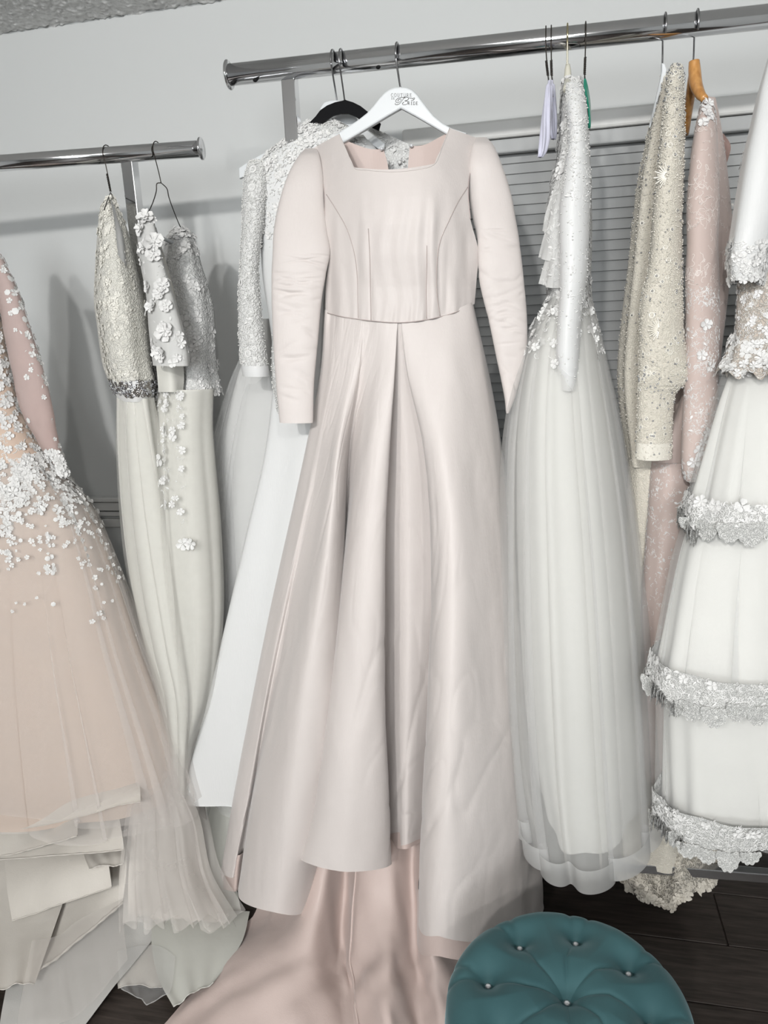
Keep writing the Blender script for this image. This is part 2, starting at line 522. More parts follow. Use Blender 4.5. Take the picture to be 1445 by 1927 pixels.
# floor: dark laminate planks laid along the wall
M_floor = mat_plain('laminate', (0.06, 0.045, 0.036), 0.5)
color_noise(M_floor, (0.020, 0.015, 0.012), (0.060, 0.047, 0.040), 9, 6, (1.2, 14, 14), 0.3, 0.72)
add_bump(M_floor.node_tree, M_floor.node_tree.nodes['Principled BSDF'], 'noise', 30, 0.15, 0.001, (1, 20, 20))
floor = structure(box('floor', ((X0 + X1) / 2, (YB + WALL_Y) / 2, -0.032), (X1 - X0, WALL_Y - YB, 0.05), M_floor))
pm = box_mesh('plank', (0, 0, 0), (1.196, 0.176, 0.008), 0.0012)
pm.materials.append(M_floor)
for r in range(9):
    y = 2.11 - r * 0.18
    for c in range(4):
        x = -1.9 + (r * 0.47) % 1.2 + c * 1.2 - 0.4
        if x > 2.2: continue
        p = bpy.data.objects.new('plank', pm); COL.objects.link(p)
        p.parent = floor; p.location = (x, y, -0.004)

# pleated window blind with head rail behind the right rack
M_slat = mat_plain('blind_slat', (0.47, 0.48, 0.48), 0.55)
M_head = mat_plain('blind_rail', (0.72, 0.72, 0.70), 0.45)
bl = thing('window_blind', 'grey horizontal slat blind closed behind the right clothes rack', 'blind', (0.37, WALL_Y - 0.03, 0.7))
box('head_rail', ((WX0 + WX1) / 2, WALL_Y - 0.03, 2.005), (WX1 - WX0 + 0.06, 0.060, 0.045), M_head, bl, 0.006)
box('valance', ((WX0 + WX1) / 2, WALL_Y - 0.05, 1.962), (WX1 - WX0 + 0.04, 0.022, 0.034), M_slat, bl, 0.004)
SL_P = 0.0262
sm = box_mesh('slat', (0, 0, 0), (WX1 - WX0, 0.0030, 0.0275), 0.0, Matrix.Rotation(math.radians(-16), 4, 'X'))
sm.materials.append(M_slat)
k = 0
z = 1.938
while z > 0.62:
    s_ = bpy.data.objects.new('slat', sm); COL.objects.link(s_)
    s_.parent = bl
    s_.location = Vector(((WX0 + WX1) / 2, WALL_Y - 0.022, z)) - ORIGIN[bl.name]
    z -= SL_P
box('bottom_rail', ((WX0 + WX1) / 2, WALL_Y - 0.022, z - 0.004), (WX1 - WX0, 0.018, 0.024), M_head, bl, 0.003)

# ------------------------------------------------------------------ clothes racks
M_chrome = mat_plain('chrome', (0.78, 0.78, 0.79), 0.10, 1.0)
M_steel = mat_plain('steel_wire', (0.42, 0.42, 0.43), 0.28, 1.0)
M_hole = mat_plain('dark_hole', (0.01, 0.01, 0.01), 0.8)
M_darkwire = mat_plain('dark_wire', (0.055, 0.048, 0.042), 0.4, 0.7)
M_goldwire = mat_plain('gold_wire', (0.70, 0.62, 0.40), 0.25, 1.0)

class Rack:
    pass
def rack(a, b, r, post_px, label, flange, holes, feet):
    R = Rack(); R.a = np.array(a); R.b = np.array(b); R.r = r
    t = thing('clothes_rack', label, 'clothes rack', (float(R.a[0]), float(R.a[1]), 0.0))
    d = (R.b - R.a) / np.linalg.norm(R.b - R.a); R.d = d
    lnk = wire('bar', [R.a, R.b], r, M_chrome, t, 32, 1)
    q = Vector(d).to_track_quat('Z', 'Y').to_matrix().to_4x4()
    e = R.a if flange == 'a' else R.b
    s = -1 if flange == 'a' else 1
    M = Matrix.Translation(Vector(e)) @ q
    fr = r * 1.36
    lathe('end_plate', [(0, -0.002), (fr - 0.002, -0.002), (fr, 0.0), (fr, 0.002), (fr - 0.002, 0.004), (0, 0.004)], M_chrome, M, t, 40)
    for fx in holes:
        p = R.a + d * fx
        wv = Vector((0, -0.45, -0.89)); n = wv.normalized()
        Mh = Matrix.Translation(Vector(p) + n * (r - 0.0012)) @ n.to_track_quat('Z', 'Y').to_matrix().to_4x4()
        lathe('screw_hole', [(0, 0.0016), (0.0045, 0.0016), (0.005, 0.0), (0.005, -0.002)], M_hole, Mh, t, 14)
    for px_ in post_px:
        # square upright post down to a foot bar on the floor
        top = px_
        ps = 0.030
        box('post', (top[0], top[1], top[2] / 2 + 0.01), (ps, ps, top[2] - 0.02), M_chrome, t, 0.002)
        box('foot', (top[0], top[1], 0.022), (0.034, 0.50, 0.028), M_chrome, t, 0.003)
    pa, pb = np.array(post_px[0]), np.array(post_px[-1])
    if len(post_px) > 1:
        mid_ = (pa + pb) / 2
        box('base_rail', (mid_[0], mid_[1], .145), (abs(pb[0] - pa[0]), .026, .026), M_chrome, t, .002, Matrix.Rotation(math.atan2(pb[1] - pa[1], pb[0] - pa[0]), 4, 'Z'))
    R.t = t
    return R

ra = U(430, 142, 1.68); rb = U(1475, 27, 1.735)
ra[2] = rb[2] = (ra[2] + rb[2]) / 2
rb2 = ra + (rb - ra) * 1.25
p560 = ra + (rb - ra) * 0.118
R1 = rack(ra, rb2, 0.0215, [(p560[0], p560[1] + 0.012, ra[2]), (rb2[0] - 0.06, rb2[1], ra[2])],
          'taller chrome clothes rack holding the blush satin gown in the middle', 'a', (0.012, 0.062, 0.33), True)
la = U(-60, 310, 1.695); lb = U(378, 281, 1.765)
la[2] = lb[2] = (la[2] + lb[2]) / 2
la2 = lb + (la - lb) * 1.5
pl = lb + (la - lb) * 0.315
R2 = rack(la2, lb, 0.0185, [(pl[0], pl[1] + 0.012, la[2])],
          'lower chrome clothes rack at the left with the bar ending in a round cap', 'b', (), True)
def bar_at(R, px):
    """point on the bar axis seen at picture column px"""
    t = np.linspace(0, 1, 400)
    P = R.a[None] + (R.b - R.a)[None] * t[:, None]
    q = P - CAM
    x = CX + FPX * (q @ RT) / (q @ FW)
    return P[np.argmin(abs(x - px))]

def hook_pts(R, px, neck, front=True, tip=1.0, gap=0.0035):
    """hook that rises from the neck point, passes the bar on one side and curls over its top"""
    B = bar_at(R, px); r = R.r + gap
    s = -1.0 if front else 1.0
    neck = np.array(neck, float)
    pts = [neck, neck * 0.55 + np.array([B[0], B[1], B[2] - r]) * 0.45 + np.array([0, s * r * 0.25, 0])]
    a0 = math.radians(-35); a1 = math.radians(180 + 25 * tip)
    for a in np.linspace(a0, a1, 9):
        pts.append(B + np.array([0, s * r * math.cos(a), r * math.sin(a)]))
    return pts

# ------------------------------------------------------------------ cloth colours
M_blush = mat_satin('blush_satin', (0.70, 0.646, 0.620), 0.5, 0.6)
add_bump(M_blush.node_tree, M_blush.node_tree.nodes['Principled BSDF'], 'noise', 16, .35, .004, (1, 1, .16), 3)
M_blush_lining = mat_satin('pink_lining', (0.63, 0.515, 0.475), 0.48, 0.45)
M_seam = mat_plain('seam_thread', (0.50, 0.43, 0.41), 0.7)
M_white_satin = mat_satin('white_satin', (0.76, 0.765, 0.76), 0.42, 0.22)
M_bead = mat_plain('crystal', (0.85, 0.86, 0.88), 0.08, 0.35, 0, 0.9)
M_whitehanger = mat_plain('white_lacquer', (0.74, 0.765, 0.78), 0.35, 0, 0, 0.5, 0.2)
M_ink = mat_plain('printed_ink', (0.10, 0.095, 0.09), 0.6)
M_inkgrey = mat_plain('printed_grey_ink', (0.26, 0.26, 0.26), 0.6)

# ------------------------------------------------------------------ the blush satin gown in the middle
gown = thing('wedding_gown', 'long-sleeved plain blush satin gown with a square neck, facing the room in the middle', 'wedding gown',
             tuple(float(c) for c in (U(740, 1600, 1.55)[0], 1.55, 0.0)))
BY = 1.60
# bodice front: one smooth body, cut into side panels with shoulder straps and a centre panel
def body_Y(x, y):
    xm = 752 - (y - 300) * .005
    q_ = np.clip(np.abs(x - xm) / 152.0, 0, 1.02)
    z = .098 * (1 - q_ ** 2.3) + np.interp(y, [235, 280, 320, 370, 420, 480, 540, 606], [-.060, -.040, -.020, -.004, .004, .0, -.010, -.012])
    def fold(xa, ya, xb, yb, w_, a_):        # soft drag fold along a line, fading at its upper end
        t = np.clip((y - ya) / (yb - ya), 0, 1)
        return a_ * np.exp(-((x - (xa + (xb - xa) * t)) / w_) ** 2) * np.clip((y - ya) / 60.0, 0, 1)
    z = z + fold(682, 350, 686, 606, 9, .0042) + fold(814, 350, 816, 606, 9, .0045) + fold(672, 470, 673, 606, 4, -.003) + fold(698, 470, 698, 606, 4, -.0028)
    z = z + fold(803, 460, 803, 606, 4, -.0028) + fold(824, 460, 828, 606, 4, -.003) + fold(790, 370, 786, 560, 10, .003) + fold(712, 370, 712, 540, 12, .0025)
    z = z + fold(640, 420, 642, 600, 10, .004) + fold(625, 380, 622, 600, 6, -.003) + fold(858, 380, 858, 600, 9, .0045) + fold(876, 400, 880, 590, 6, -.003) + fold(842, 420, 840, 590, 5, -.002)
    z = z + .0012 * np.sin(x * .21 + 1.3 * np.sin(y * .03)) * np.clip((y - 330) / 120, 0, 1) + .0010 * np.sin(x * .43 + y * .05) * np.clip(1 - abs(y - 600) / 40, 0, 1)
    return BY - z
yy = [599, 700, 850, 1050, 1300, 1500]
cols = [  # x at the six rows + hem x, depth towards the room at the seven rows, hem row
    ((612, 603, 575, 530, 478, 440, 415), (0, 0, 0, -.02, -.03, -.03, -.03), 1645),
    ((622, 618, 592, 550, 500, 465, 437), (.03, .04, .05, .055, .05, .04, .04), 1652),
    ((636, 630, 604, 562, 510, 474, 452), (.045, .055, .065, .06, .04, .01, -.01), 1640),
    ((650, 644, 618, 580, 526, 482, 450), (.06, .068, .085, .09, .09, .10, .12), 1692),
    ((668, 660, 635, 612, 572, 545, 515), (.07, .08, .115, .15, .18, .20, .21), 1717),
    ((680, 673, 650, 642, 630, 612, 572), (.075, .08, .09, .10, .12, .13, .14), 1716),
    ((686, 679, 657, 650, 642, 630, 596), (.075, .072, .045, .015, -.01, -.03, -.02), 1660),
    ((700, 688, 662, 645, 630, 612, 585), (.08, .075, .055, .015, -.01, -.03, -.03), 1600),
    ((712, 702, 676, 652, 624, 596, 567), (.082, .085, .10, .12, .15, .17, .18), 1618),
    ((727, 719, 702, 684, 668, 657, 645), (.085, .10, .135, .165, .20, .22, .23), 1640),
    ((748, 743, 733, 724, 722, 728, 733), (.09, .10, .12, .14, .155, .155, .155), 1630),
    ((746, 737, 726, 718, 718, 724, 730), (.085, .07, .05, .04, .03, .03, .03), 1600),
    ((752, 752, 764, 768, 766, 765, 765), (.082, .068, .06, .06, .07, .08, .08), 1590),
    ((759, 772, 808, 826, 822, 812, 806), (.085, .065, .04, .03, .02, .01, .01), 1588),
    ((757, 767, 798, 811, 806, 795, 787), (.09, .10, .12, .15, .18, .20, .22), 1738),
    ((800, 812, 833, 850, 848, 840, 832), (.085, .105, .15, .20, .25, .28, .30), 1764),
    ((850, 862, 880, 900, 914, 918, 920), (.06, .085, .115, .15, .18, .21, .23), 1774),
    ((889, 912, 932, 952, 972, 985, 992), (0, .01, .02, .04, .05, .06, .08), 1765),
    ((870, 903, 930, 957, 980, 996, 1012), (-.06, -.08, -.1, -.13, -.15, -.17, -.2), 1690),
    ((760, 765, 770, 790, 800, 800, 800), (-.08, -.11, -.15, -.18, -.20, -.22, -.25), 1690),
    ((640, 630, 610, 570, 530, 500, 470), (-.06, -.08, -.1, -.13, -.15, -.17, -.2), 1680),
]
waist_y = [588, 590, 593, 595, 597, 599, 600, 601, 602, 603, 605, 605, 605, 605, 605, 600, 588, 574, 585, 596, 594]
G = np.zeros((7, len(cols), 3))
for j, (xs, ds, hy) in enumerate(cols):
    for i in range(7):
        G[i, j] = (xs[i], waist_y[j] if i == 0 else (hy if i == 6 else yy[i]), BY - ds[i])
def vnoise(seed, n=12):
    r = np.random.default_rng(seed)
    K = [(r.normal(0, 1, 2), r.uniform(0, 6.28), r.uniform(.4, 1)) for _ in range(n)]
    return lambda a, b: sum(w_ * np.sin(k[0] * a + k[1] * b + p) for k, p, w_ in K) / n ** .5
_n1, _n2, _n3 = vnoise(1), vnoise(2), vnoise(3)
def creases(S_=None, amp=.0046, low=.3):
    def f(u, v):
        a, b = u * 60, v * 16
        rid = 1 - np.abs(np.tanh(1.5 * _n1(a * .75, b * .95)))          # thin crease ridges
        rid2 = 1 - np.abs(np.tanh(1.8 * _n2(a * 1.3 + 3, b * 1.5)))
        lowp = low + (1 - low) * np.clip((v - .3) / .45, 0, 1)
        return (amp * (.8 * rid ** 5 + .45 * rid2 ** 6) * np.clip(.5 + _n3(a * .5, b * .4), 0, 1) + .0020 * _n3(a * .3, b * .5)) * lowp
    return f
WY = lambda x: np.interp(x, [600, 611, 650, 703, 752, 800, 850, 893, 905], [586, 588, 597, 604, 607, 602, 590, 572, 568])
for j in range(18):
    x_ = G[0, j, 0]
    G[0, j, 1] = WY(x_) - 5
    G[0, j, 2] = body_Y(np.array(min(max(x_, 612), 893)), WY(x_)) + .0035
S_skirt, o_skirt = patch('skirt', G, M_blush, gown, True, 20, 44, fn=creases())
# the pink facing that shows under the hem: same folds a little inside, longer at the two outer panels
L = np.stack([G[6] * .72 + G[5] * .28, G[6] * .88 + G[5] * .12, G[6].copy()])
for j in range(len(cols)):
    ext = 26 if j in (0, 1, 2) else (36 if j in (14, 15, 16, 17) else (8 if j in (12, 13) else -3))
    L[-1, j, 1] += ext
cxy = L[:, :, 0].mean(1, keepdims=True), L[:, :, 2].mean(1, keepdims=True)
L[:, :, 0] = L[:, :, 0] + (cxy[0] - L[:, :, 0]) * .02
L[:, :, 2] = L[:, :, 2] + (cxy[1] - L[:, :, 2]) * .05 + .004
patch('hem_facing', L, M_blush_lining, gown, True, 8, 10, 'pink facing inside the hem')

inner_l = [(638, 252), (652, 284), (666, 315), (679, 365), (690, 425), (698, 488), (701, 545), (703, 604)]
inner_r = [(846, 241), (832, 276), (818, 308), (812, 362), (806, 424), (803, 488), (800, 545), (800, 602)]
pl_ = []
for t_ in range(8):
    arm = [(572, 288), (590, 308), (606, 335), (611, 372), (611, 416), (620, 472), (613, 540), (612, 588)][t_]
    a_, b_ = np.array(arm, float), np.array(inner_l[t_], float)
    pl_.append([tuple(a_ + (b_ - a_) * f_ + np.array([0, (4 if t_ == 7 else 0) * math.sin(f_ * math.pi)])) for f_ in (0, .3, .6, .85, 1)])
S_bl, _ = patch_f('bodice_side', pl_, body_Y, M_blush, gown, 10, 12)
pr_ = []
for t_ in range(8):
    arm = [(915, 266), (897, 295), (884, 328), (881, 366), (885, 412), (900, 472), (897, 522), (893, 572)][t_]
    a_, b_ = np.array(inner_r[t_], float), np.array(arm, float)
    pr_.append([tuple(a_ + (b_ - a_) * f_ + np.array([0, (4 if t_ == 7 else 0) * math.sin(f_ * math.pi)])) for f_ in (0, .15, .4, .7, 1)])
S_br, _ = patch_f('bodice_side', pr_, body_Y, M_blush, gown, 10, 12)
pc_ = []
for t_ in range(2, 8):
    a_, b_ = np.array(inner_l[t_], float), np.array(inner_r[t_], float)
    bow = {2: 7, 3: 5, 4: 3, 5: 2, 6: 2, 7: 4}[t_]
    pc_.append([tuple(a_ + (b_ - a_) * f_ + np.array([0, bow * math.sin(f_ * math.pi)])) for f_ in (0, .12, .3, .5, .7, .88, 1)])
S_bod, _ = patch_f('bodice_front', pc_, body_Y, M_blush, gown, 12, 16)
# back of the bodice, open between two hooked edges
for side in (0, 1):
    if side == 0:
        c = [[(618, 272), (618, 380), (622, 470), (618, 590)], [(640, 262), (650, 380), (655, 470), (655, 592)], [(690, 279), (690, 380), (690, 470), (690, 592)], [(722, 281), (732, 330), (738, 470), (740, 592)]]
    else:
        c = [[(771, 275), (767, 330), (764, 470), (760, 592)], [(800, 272), (800, 380), (800, 470), (800, 592)], [(846, 250), (846, 380), (840, 470), (840, 592)], [(880, 258), (880, 380), (892, 470), (890, 585)]]
    G = np.zeros((4, 4, 3))
    for j in range(4):
        for i in range(4):
            G[i, j] = (*c[j][i], BY + (0.035, 0.06, 0.075, 0.075)[(j if side == 0 else 3 - j)])
    patch('bodice_back', G, M_blush_lining, gown, False, 6, 8)
for (px, py) in ((718, 280), (774, 274)):
    p = U(px, py, BY + 0.068)
    lathe('hook_eye', [(0, -0.004), (0.003, -0.003), (0.0045, 0), (0.003, 0.003), (0, 0.004)], M_bead, Matrix.Translation(Vector(p)), gown, 10)
# seams
def seam(uvs, S, mat=None, r=0.0007, parent=None, off=0.0002):
    uvs = np.asarray(uvs, float)
    uvs = cr_axis(uvs, 10)
    p, n, t = S.at(uvs[:, 0], uvs[:, 1])
    sgn = np.sign(np.sum((CAM - p) * n, -1, keepdims=True))
    return link('seam', wire_mesh('seam', p + n * sgn * off, r, 5), mat or M_seam, parent or gown)
def px_uv(S, pts):
    """surface coordinates nearest to picture points"""
    q = S.P - CAM
    x = CX + FPX * (q @ RT) / (q @ FW); y = CY - FPX * (q @ UP) / (q @ FW)
    nv, nu = x.shape
    out = []
    for (a, b) in pts:
        k = np.argmin((x - a) ** 2 + (y - b) ** 2 + 1e6 * ((q @ FW) > np.median(q @ FW) + 0.25))
        out.append(((k % nu) / ((nu - 1) if not S.closed else nu), (k // nu) / (nv - 1)))
    return out
def seam_px(pts, r=.0008, mat=None, name='seam', off=.0008):
    q = cr_axis(np.array(pts, float), 8)
    return link(name, wire_mesh(name, U(q[:, 0], q[:, 1], body_Y(q[:, 0], q[:, 1]) - off), r, 5), mat or M_seam, gown)
seam_px([(614, 366), (632, 394), (652, 430), (666, 475), (672, 520), (673, 560), (674, 598)])
seam_px([(693, 430), (696, 490), (697, 550), (698, 603)])
seam_px([(880, 352), (862, 380), (845, 415), (828, 455), (822, 500), (822, 550), (828, 595)])
seam_px([(803, 462), (803, 500), (802, 550), (803, 600)])
seam_px([(616, 589), (650, 597), (703, 604), (752, 607), (800, 602), (850, 590), (884, 576)], .0010, None, 'waist_seam', .0008)
seam_px([(638, 252), (652, 284), (666, 315), (690, 320), (742, 323), (790, 318), (818, 308), (832, 276), (846, 241)], .0010, M_blush, 'neck_edge', .0004)
seam_px([(572, 288), (590, 308), (606, 335), (611, 372), (611, 412)], .0010, None, 'armhole_seam')
seam_px([(915, 266), (897, 295), (884, 328), (881, 366), (885, 412)], .0010, None, 'armhole_seam')

def crinkle(rows, seed=0, amp=0.004):
    """creases across a sleeve, strongest in the given range of t"""
    r = np.random.default_rng(seed)
    K = [(t0, w_, r.uniform(0.5, 1), r.uniform(0, 6.28), r.uniform(-.03, .03)) for t0, w_ in rows]
    def f(th, t):
        z = 0 * th + 0 * t
        for (t0, w_, a, ph, sl) in K:
            z = z - amp * a * np.exp(-((t - t0 - sl * np.cos(th + ph)) / w_) ** 2) * (0.6 + 0.4 * np.sin(2 * th + ph))
        return z
    return f
def fine_creases(zones, seed, amp=.0026):
    """thin slanting creases pressed across a sleeve; zones = (t centre, half height, count)"""
    r = np.random.default_rng(seed)
    K = []
    for (tc, hh_, n_) in zones:
        for _ in range(n_):
            K.append((tc + r.uniform(-hh_, hh_), r.uniform(.0035, .007), r.uniform(.4, 1), r.uniform(-.035, .035), r.uniform(.6, 2.5), r.uniform(.3, .9)))
    def f(th, t):
        z = 0 * th + 0 * t
        for (t0, w_, a, sl, thc, wt) in K:
            z = z - amp * a * np.exp(-((t - t0 - sl * np.cos(th)) / w_) ** 2) * np.exp(-((th - thc) / wt) ** 2)
        return z
    return f
slL = [(280, 574, 596, 1.64, 0.0041), (296, 560, 602, 1.62, 0.0136), (331, 541, 608, 1.60, 0.0218), (381, 525, 611, 1.585, 0.0245), (432, 515, 615, 1.57, 0.0245), (474, 513, 621, 1.56, 0.0238), (513, 511, 614, 1.555, 0.0231),
       (567, 511, 605, 1.548, 0.0218), (645, 514, 598, 1.54, 0.0204), (722, 519, 591, 1.532, 0.0190), (795, 526, 589, 1.525, 0.0177)]
tube('sleeve', slL, M_blush, gown, 84, 260, fine_creases([(.55, .04, 6), (.64, .05, 16), (.72, .04, 10), (.8, .05, 6), (.9, .05, 5)], 3), sq=.86)
slR = [(259, 894, 916, 1.64, 0.0041), (276, 888, 930, 1.62, 0.0136), (312, 881, 945, 1.61, 0.0218), (362, 881, 961, 1.615, 0.0245), (410, 889, 970, 1.61, 0.0245), (451, 898, 977, 1.605, 0.0238), (529, 902, 986, 1.60, 0.0224),
       (606, 920, 992, 1.595, 0.0204), (664, 932, 990, 1.595, 0.0190), (742, 948, 971, 1.595, 0.0150), (777, 952, 958, 1.595, 0.0095)]
tube('sleeve', slR, M_blush, gown, 84, 260, fine_creases([(.5, .06, 8), (.62, .05, 14), (.72, .05, 12), (.82, .05, 8)], 5), sq=.86)

# pink train lining spilling to the floor under the hem
tr = [
    [(540, 1545, 1.66), (575, 1545, 1.64), (625, 1545, 1.62), (652, 1545, 1.64), (680, 1545, 1.63), (740, 1545, 1.63), (775, 1545, 1.64), (800, 1545, 1.63), (845, 1545, 1.66)],
    [(520, 1600, 1.60), (560, 1600, 1.56), (620, 1600, 1.52), (650, 1600, 1.60), (680, 1600, 1.54), (740, 1600, 1.54), (775, 1600, 1.60), (800, 1600, 1.56), (850, 1600, 1.62)],
    [(475, 1725, 1.60), (530, 1715, 1.50), (600, 1700, 1.45), (646, 1690, 1.58), (675, 1690, 1.49), (735, 1690, 1.48), (776, 1690, 1.55), (805, 1700, 1.48), (860, 1700, 1.58)],
    [(392, 1830, 1.46), (470, 1800, 1.38), (580, 1790, 1.37), (640, 1790, 1.50), (668, 1795, 1.42), (730, 1790, 1.38), (780, 1790, 1.46), (815, 1795, 1.40), (880, 1790, 1.52)],
    [(315, 1922, 1.30), (420, 1890, 1.26), (550, 1880, 1.27), (650, 1880, 1.37), (676, 1885, 1.32), (730, 1880, 1.27), (785, 1885, 1.35), (830, 1880, 1.33), (900, 1880, 1.46)],
    [(250, 1990, 1.10), (380, 1985, 1.15), (530, 1985, 1.18), (660, 1985, 1.24), (684, 1985, 1.24), (740, 1985, 1.18), (790, 1985, 1.24), (840, 1985, 1.24), (920, 1985, 1.36)],
]
S_tr, _ = patch('train', tr, M_blush_lining, gown, False, 12, 12, 'pink satin train spread on the floor',
                fn=lambda u, v: 0.006 * np.sin(38 * u + 7 * v + 3 * np.sin(9 * v)) * v * np.sin(3 * u + 5 * v) + 0.003 * np.sin(70 * u - 22 * v) * v)
seam([(.475, .15), (.475, .35), (.475, .55), (.475, .75), (.475, .98)], S_tr, M_blush_lining, .0030, None, .002)

# white hanger with printed lettering
hg = thing('clothes_hanger', 'white wooden hanger with printed lettering holding the blush satin gown', 'hanger', tuple(float(c) for c in U(753, 200, 1.68)))
out = [(753, 163), (742, 164), (731, 168), (722, 175), (712, 186), (702, 199), (690, 212), (675, 224), (655, 237), (634, 251), (622, 262), (630, 274), (645, 269), (672, 253), (700, 236), (728, 219), (754, 204),
       (780, 218), (806, 233), (830, 247), (848, 257), (872, 262), (878, 250), (850, 241), (832, 231), (815, 217), (803, 202), (794, 190), (785, 178), (776, 169), (765, 164)]
extrude_px('hanger_body', out, 1.655, 0.014, M_whitehanger, hg, 0.003)
wire('hook', hook_pts(R1, 749, U(753.5, 166, 1.662), True), 0.0022, M_steel, hg, 8, 5)

# lettering: serif strokes traced as narrow printed ribbons just proud of the lacquer
def arc(cx, cy, rx, ry, a0, a1, n=14):
    return [(cx + rx * math.cos(math.radians(a)), cy + ry * math.sin(math.radians(a))) for a in np.linspace(a0, a1, n)]
GLY = {  # strokes on a unit cell (x right, y up), with stroke width
    'C': [(arc(.5, .5, .42, .48, 50, 310), .11), ([(.77, .95), (.77, .72)], .06), ([(.77, .05), (.77, .25)], .06)],
    'O': [(arc(.5, .5, .44, .48, 0, 360, 24), .11)],
    'U': [([(.18, 1), (.18, .35)] + arc(.5, .33, .32, .32, 180, 360, 12) + [(.82, 1)], .10), ([(.05, 1), (.32, 1)], .06), ([(.70, 1), (.94, 1)], .06)],
    'T': [([(.5, 1), (.5, 0)], .13), ([(.08, .97), (.92, .97)], .08), ([(.09, 1), (.09, .78)], .06), ([(.91, 1), (.91, .78)], .06), ([(.34, .02), (.66, .02)], .06)],
    'R': [([(.2, 1), (.2, 0)], .13), ([(.08, .98), (.5, .98)] + arc(.5, .75, .26, .23, 90, -90, 10) + [(.2, .52)], .09), ([(.45, .52), (.88, .02), (.98, .02)], .11), ([(.06, .02), (.36, .02)], .06)],
    'E': [([(.22, 1), (.22, 0)], .13), ([(.08, .97), (.80, .97), (.80, .80)], .07), ([(.22, .52), (.64, .52)], .07), ([(.64, .62), (.64, .42)], .06), ([(.08, .03), (.84, .03), (.86, .24)], .07)],
    'D': [([(.22, 1), (.22, 0)], .13), ([(.06, .97), (.42, .97)] + arc(.42, .5, .46, .47, 90, -90, 16) + [(.06, .03)], .09)],
    'I': [([(.5, 1), (.5, 0)], .14), ([(.3, .97), (.7, .97)], .06), ([(.3, .03), (.7, .03)], .06)],
}
def ribbon(pts, wd):
    p = np.asarray(pts, float); t = np.gradient(p, axis=0)
    t /= np.maximum(np.linalg.norm(t, axis=1, keepdims=True), 1e-9)
    n = np.stack([-t[:, 1], t[:, 0]], 1) * (np.asarray(wd).reshape(-1, 1) / 2)
    return p + n, p - n
def print_strokes(name, strokes, mat, parent, Y):
    V = []; F = []
    for pts, wd in strokes:
        a, b = ribbon(pts, wd)
        k = len(V); n = len(a)
        for q in range(n): V += [tuple(a[q]), tuple(b[q])]
        F += [(k + 2 * q, k + 2 * q + 1, k + 2 * q + 3, k + 2 * q + 2) for q in range(n - 1)]
    V = np.array(V)
    return link(name, mesh_np(name, U(V[:, 0], V[:, 1], np.full(len(V), Y)), [np.array(F)], None, False), mat, parent)
def word(txt, x0, x1, ytop, ybot, gap=0.25, slope=0.0):
    st = []
    n = len(txt); wcell = (x1 - x0) / (n + (n - 1) * gap)
    for k, ch in enumerate(txt):
        xa = x0 + k * wcell * (1 + gap)
        for pts, wd in GLY[ch]:
            st.append(([(xa + px * wcell, ybot + (ytop - ybot) * py + slope * (xa + px * wcell - x0)) for px, py in pts], wd * (ybot - ytop) * 1.1))
    return st
PY = 1.6542
print_strokes('lettering', word('COUTURE', 735.6, 775.2, 175.6, 182, 0.28, 0.006), M_inkgrey, hg, PY)
print_strokes('lettering', word('DE', 736, 743, 183.2, 187.2, 0.2), M_inkgrey, hg, PY)
print_strokes('lettering', word('RIDE', 767.2, 786.6, 191.0, 197.2, 0.22, 0.02), M_ink, hg, PY)
sw = [  # script capital B with its swash
    (cr_axis(np.array([(744, 194), (743.3, 196), (746, 197), (751, 195.5), (756, 190), (760, 184.5), (763, 184)], float), 6), None),
    (cr_axis(np.array([(763, 184.4), (757, 183.2), (750, 184.5), (745.3, 188), (744.8, 191.5), (748, 193.2), (752.5, 191), (755, 187.5), (753, 186), (749.5, 188), (748.5, 191)], float), 6), None),
    (cr_axis(np.array([(757, 183.5), (763, 182.6), (768.2, 184), (767.5, 187.6), (761.5, 190), (766, 190.4), (767.4, 193.5), (764, 196.6), (758.5, 197), (757, 194.8), (760, 192)], float), 6), None),
    (cr_axis(np.array([(768, 184), (772, 184.6), (776.5, 185.4), (778, 187.8), (775.5, 189), (773.5, 188.8)], float), 6), None),
    (cr_axis(np.array([(776.5, 185.2), (779.8, 184.2), (779.5, 187), (777.5, 188)], float), 6), None)]
print_strokes('lettering', [(p, 0.55 + 0.45 * np.abs(np.sin(np.linspace(0, 5, len(p))))) for p, _ in sw], M_ink, hg, PY)

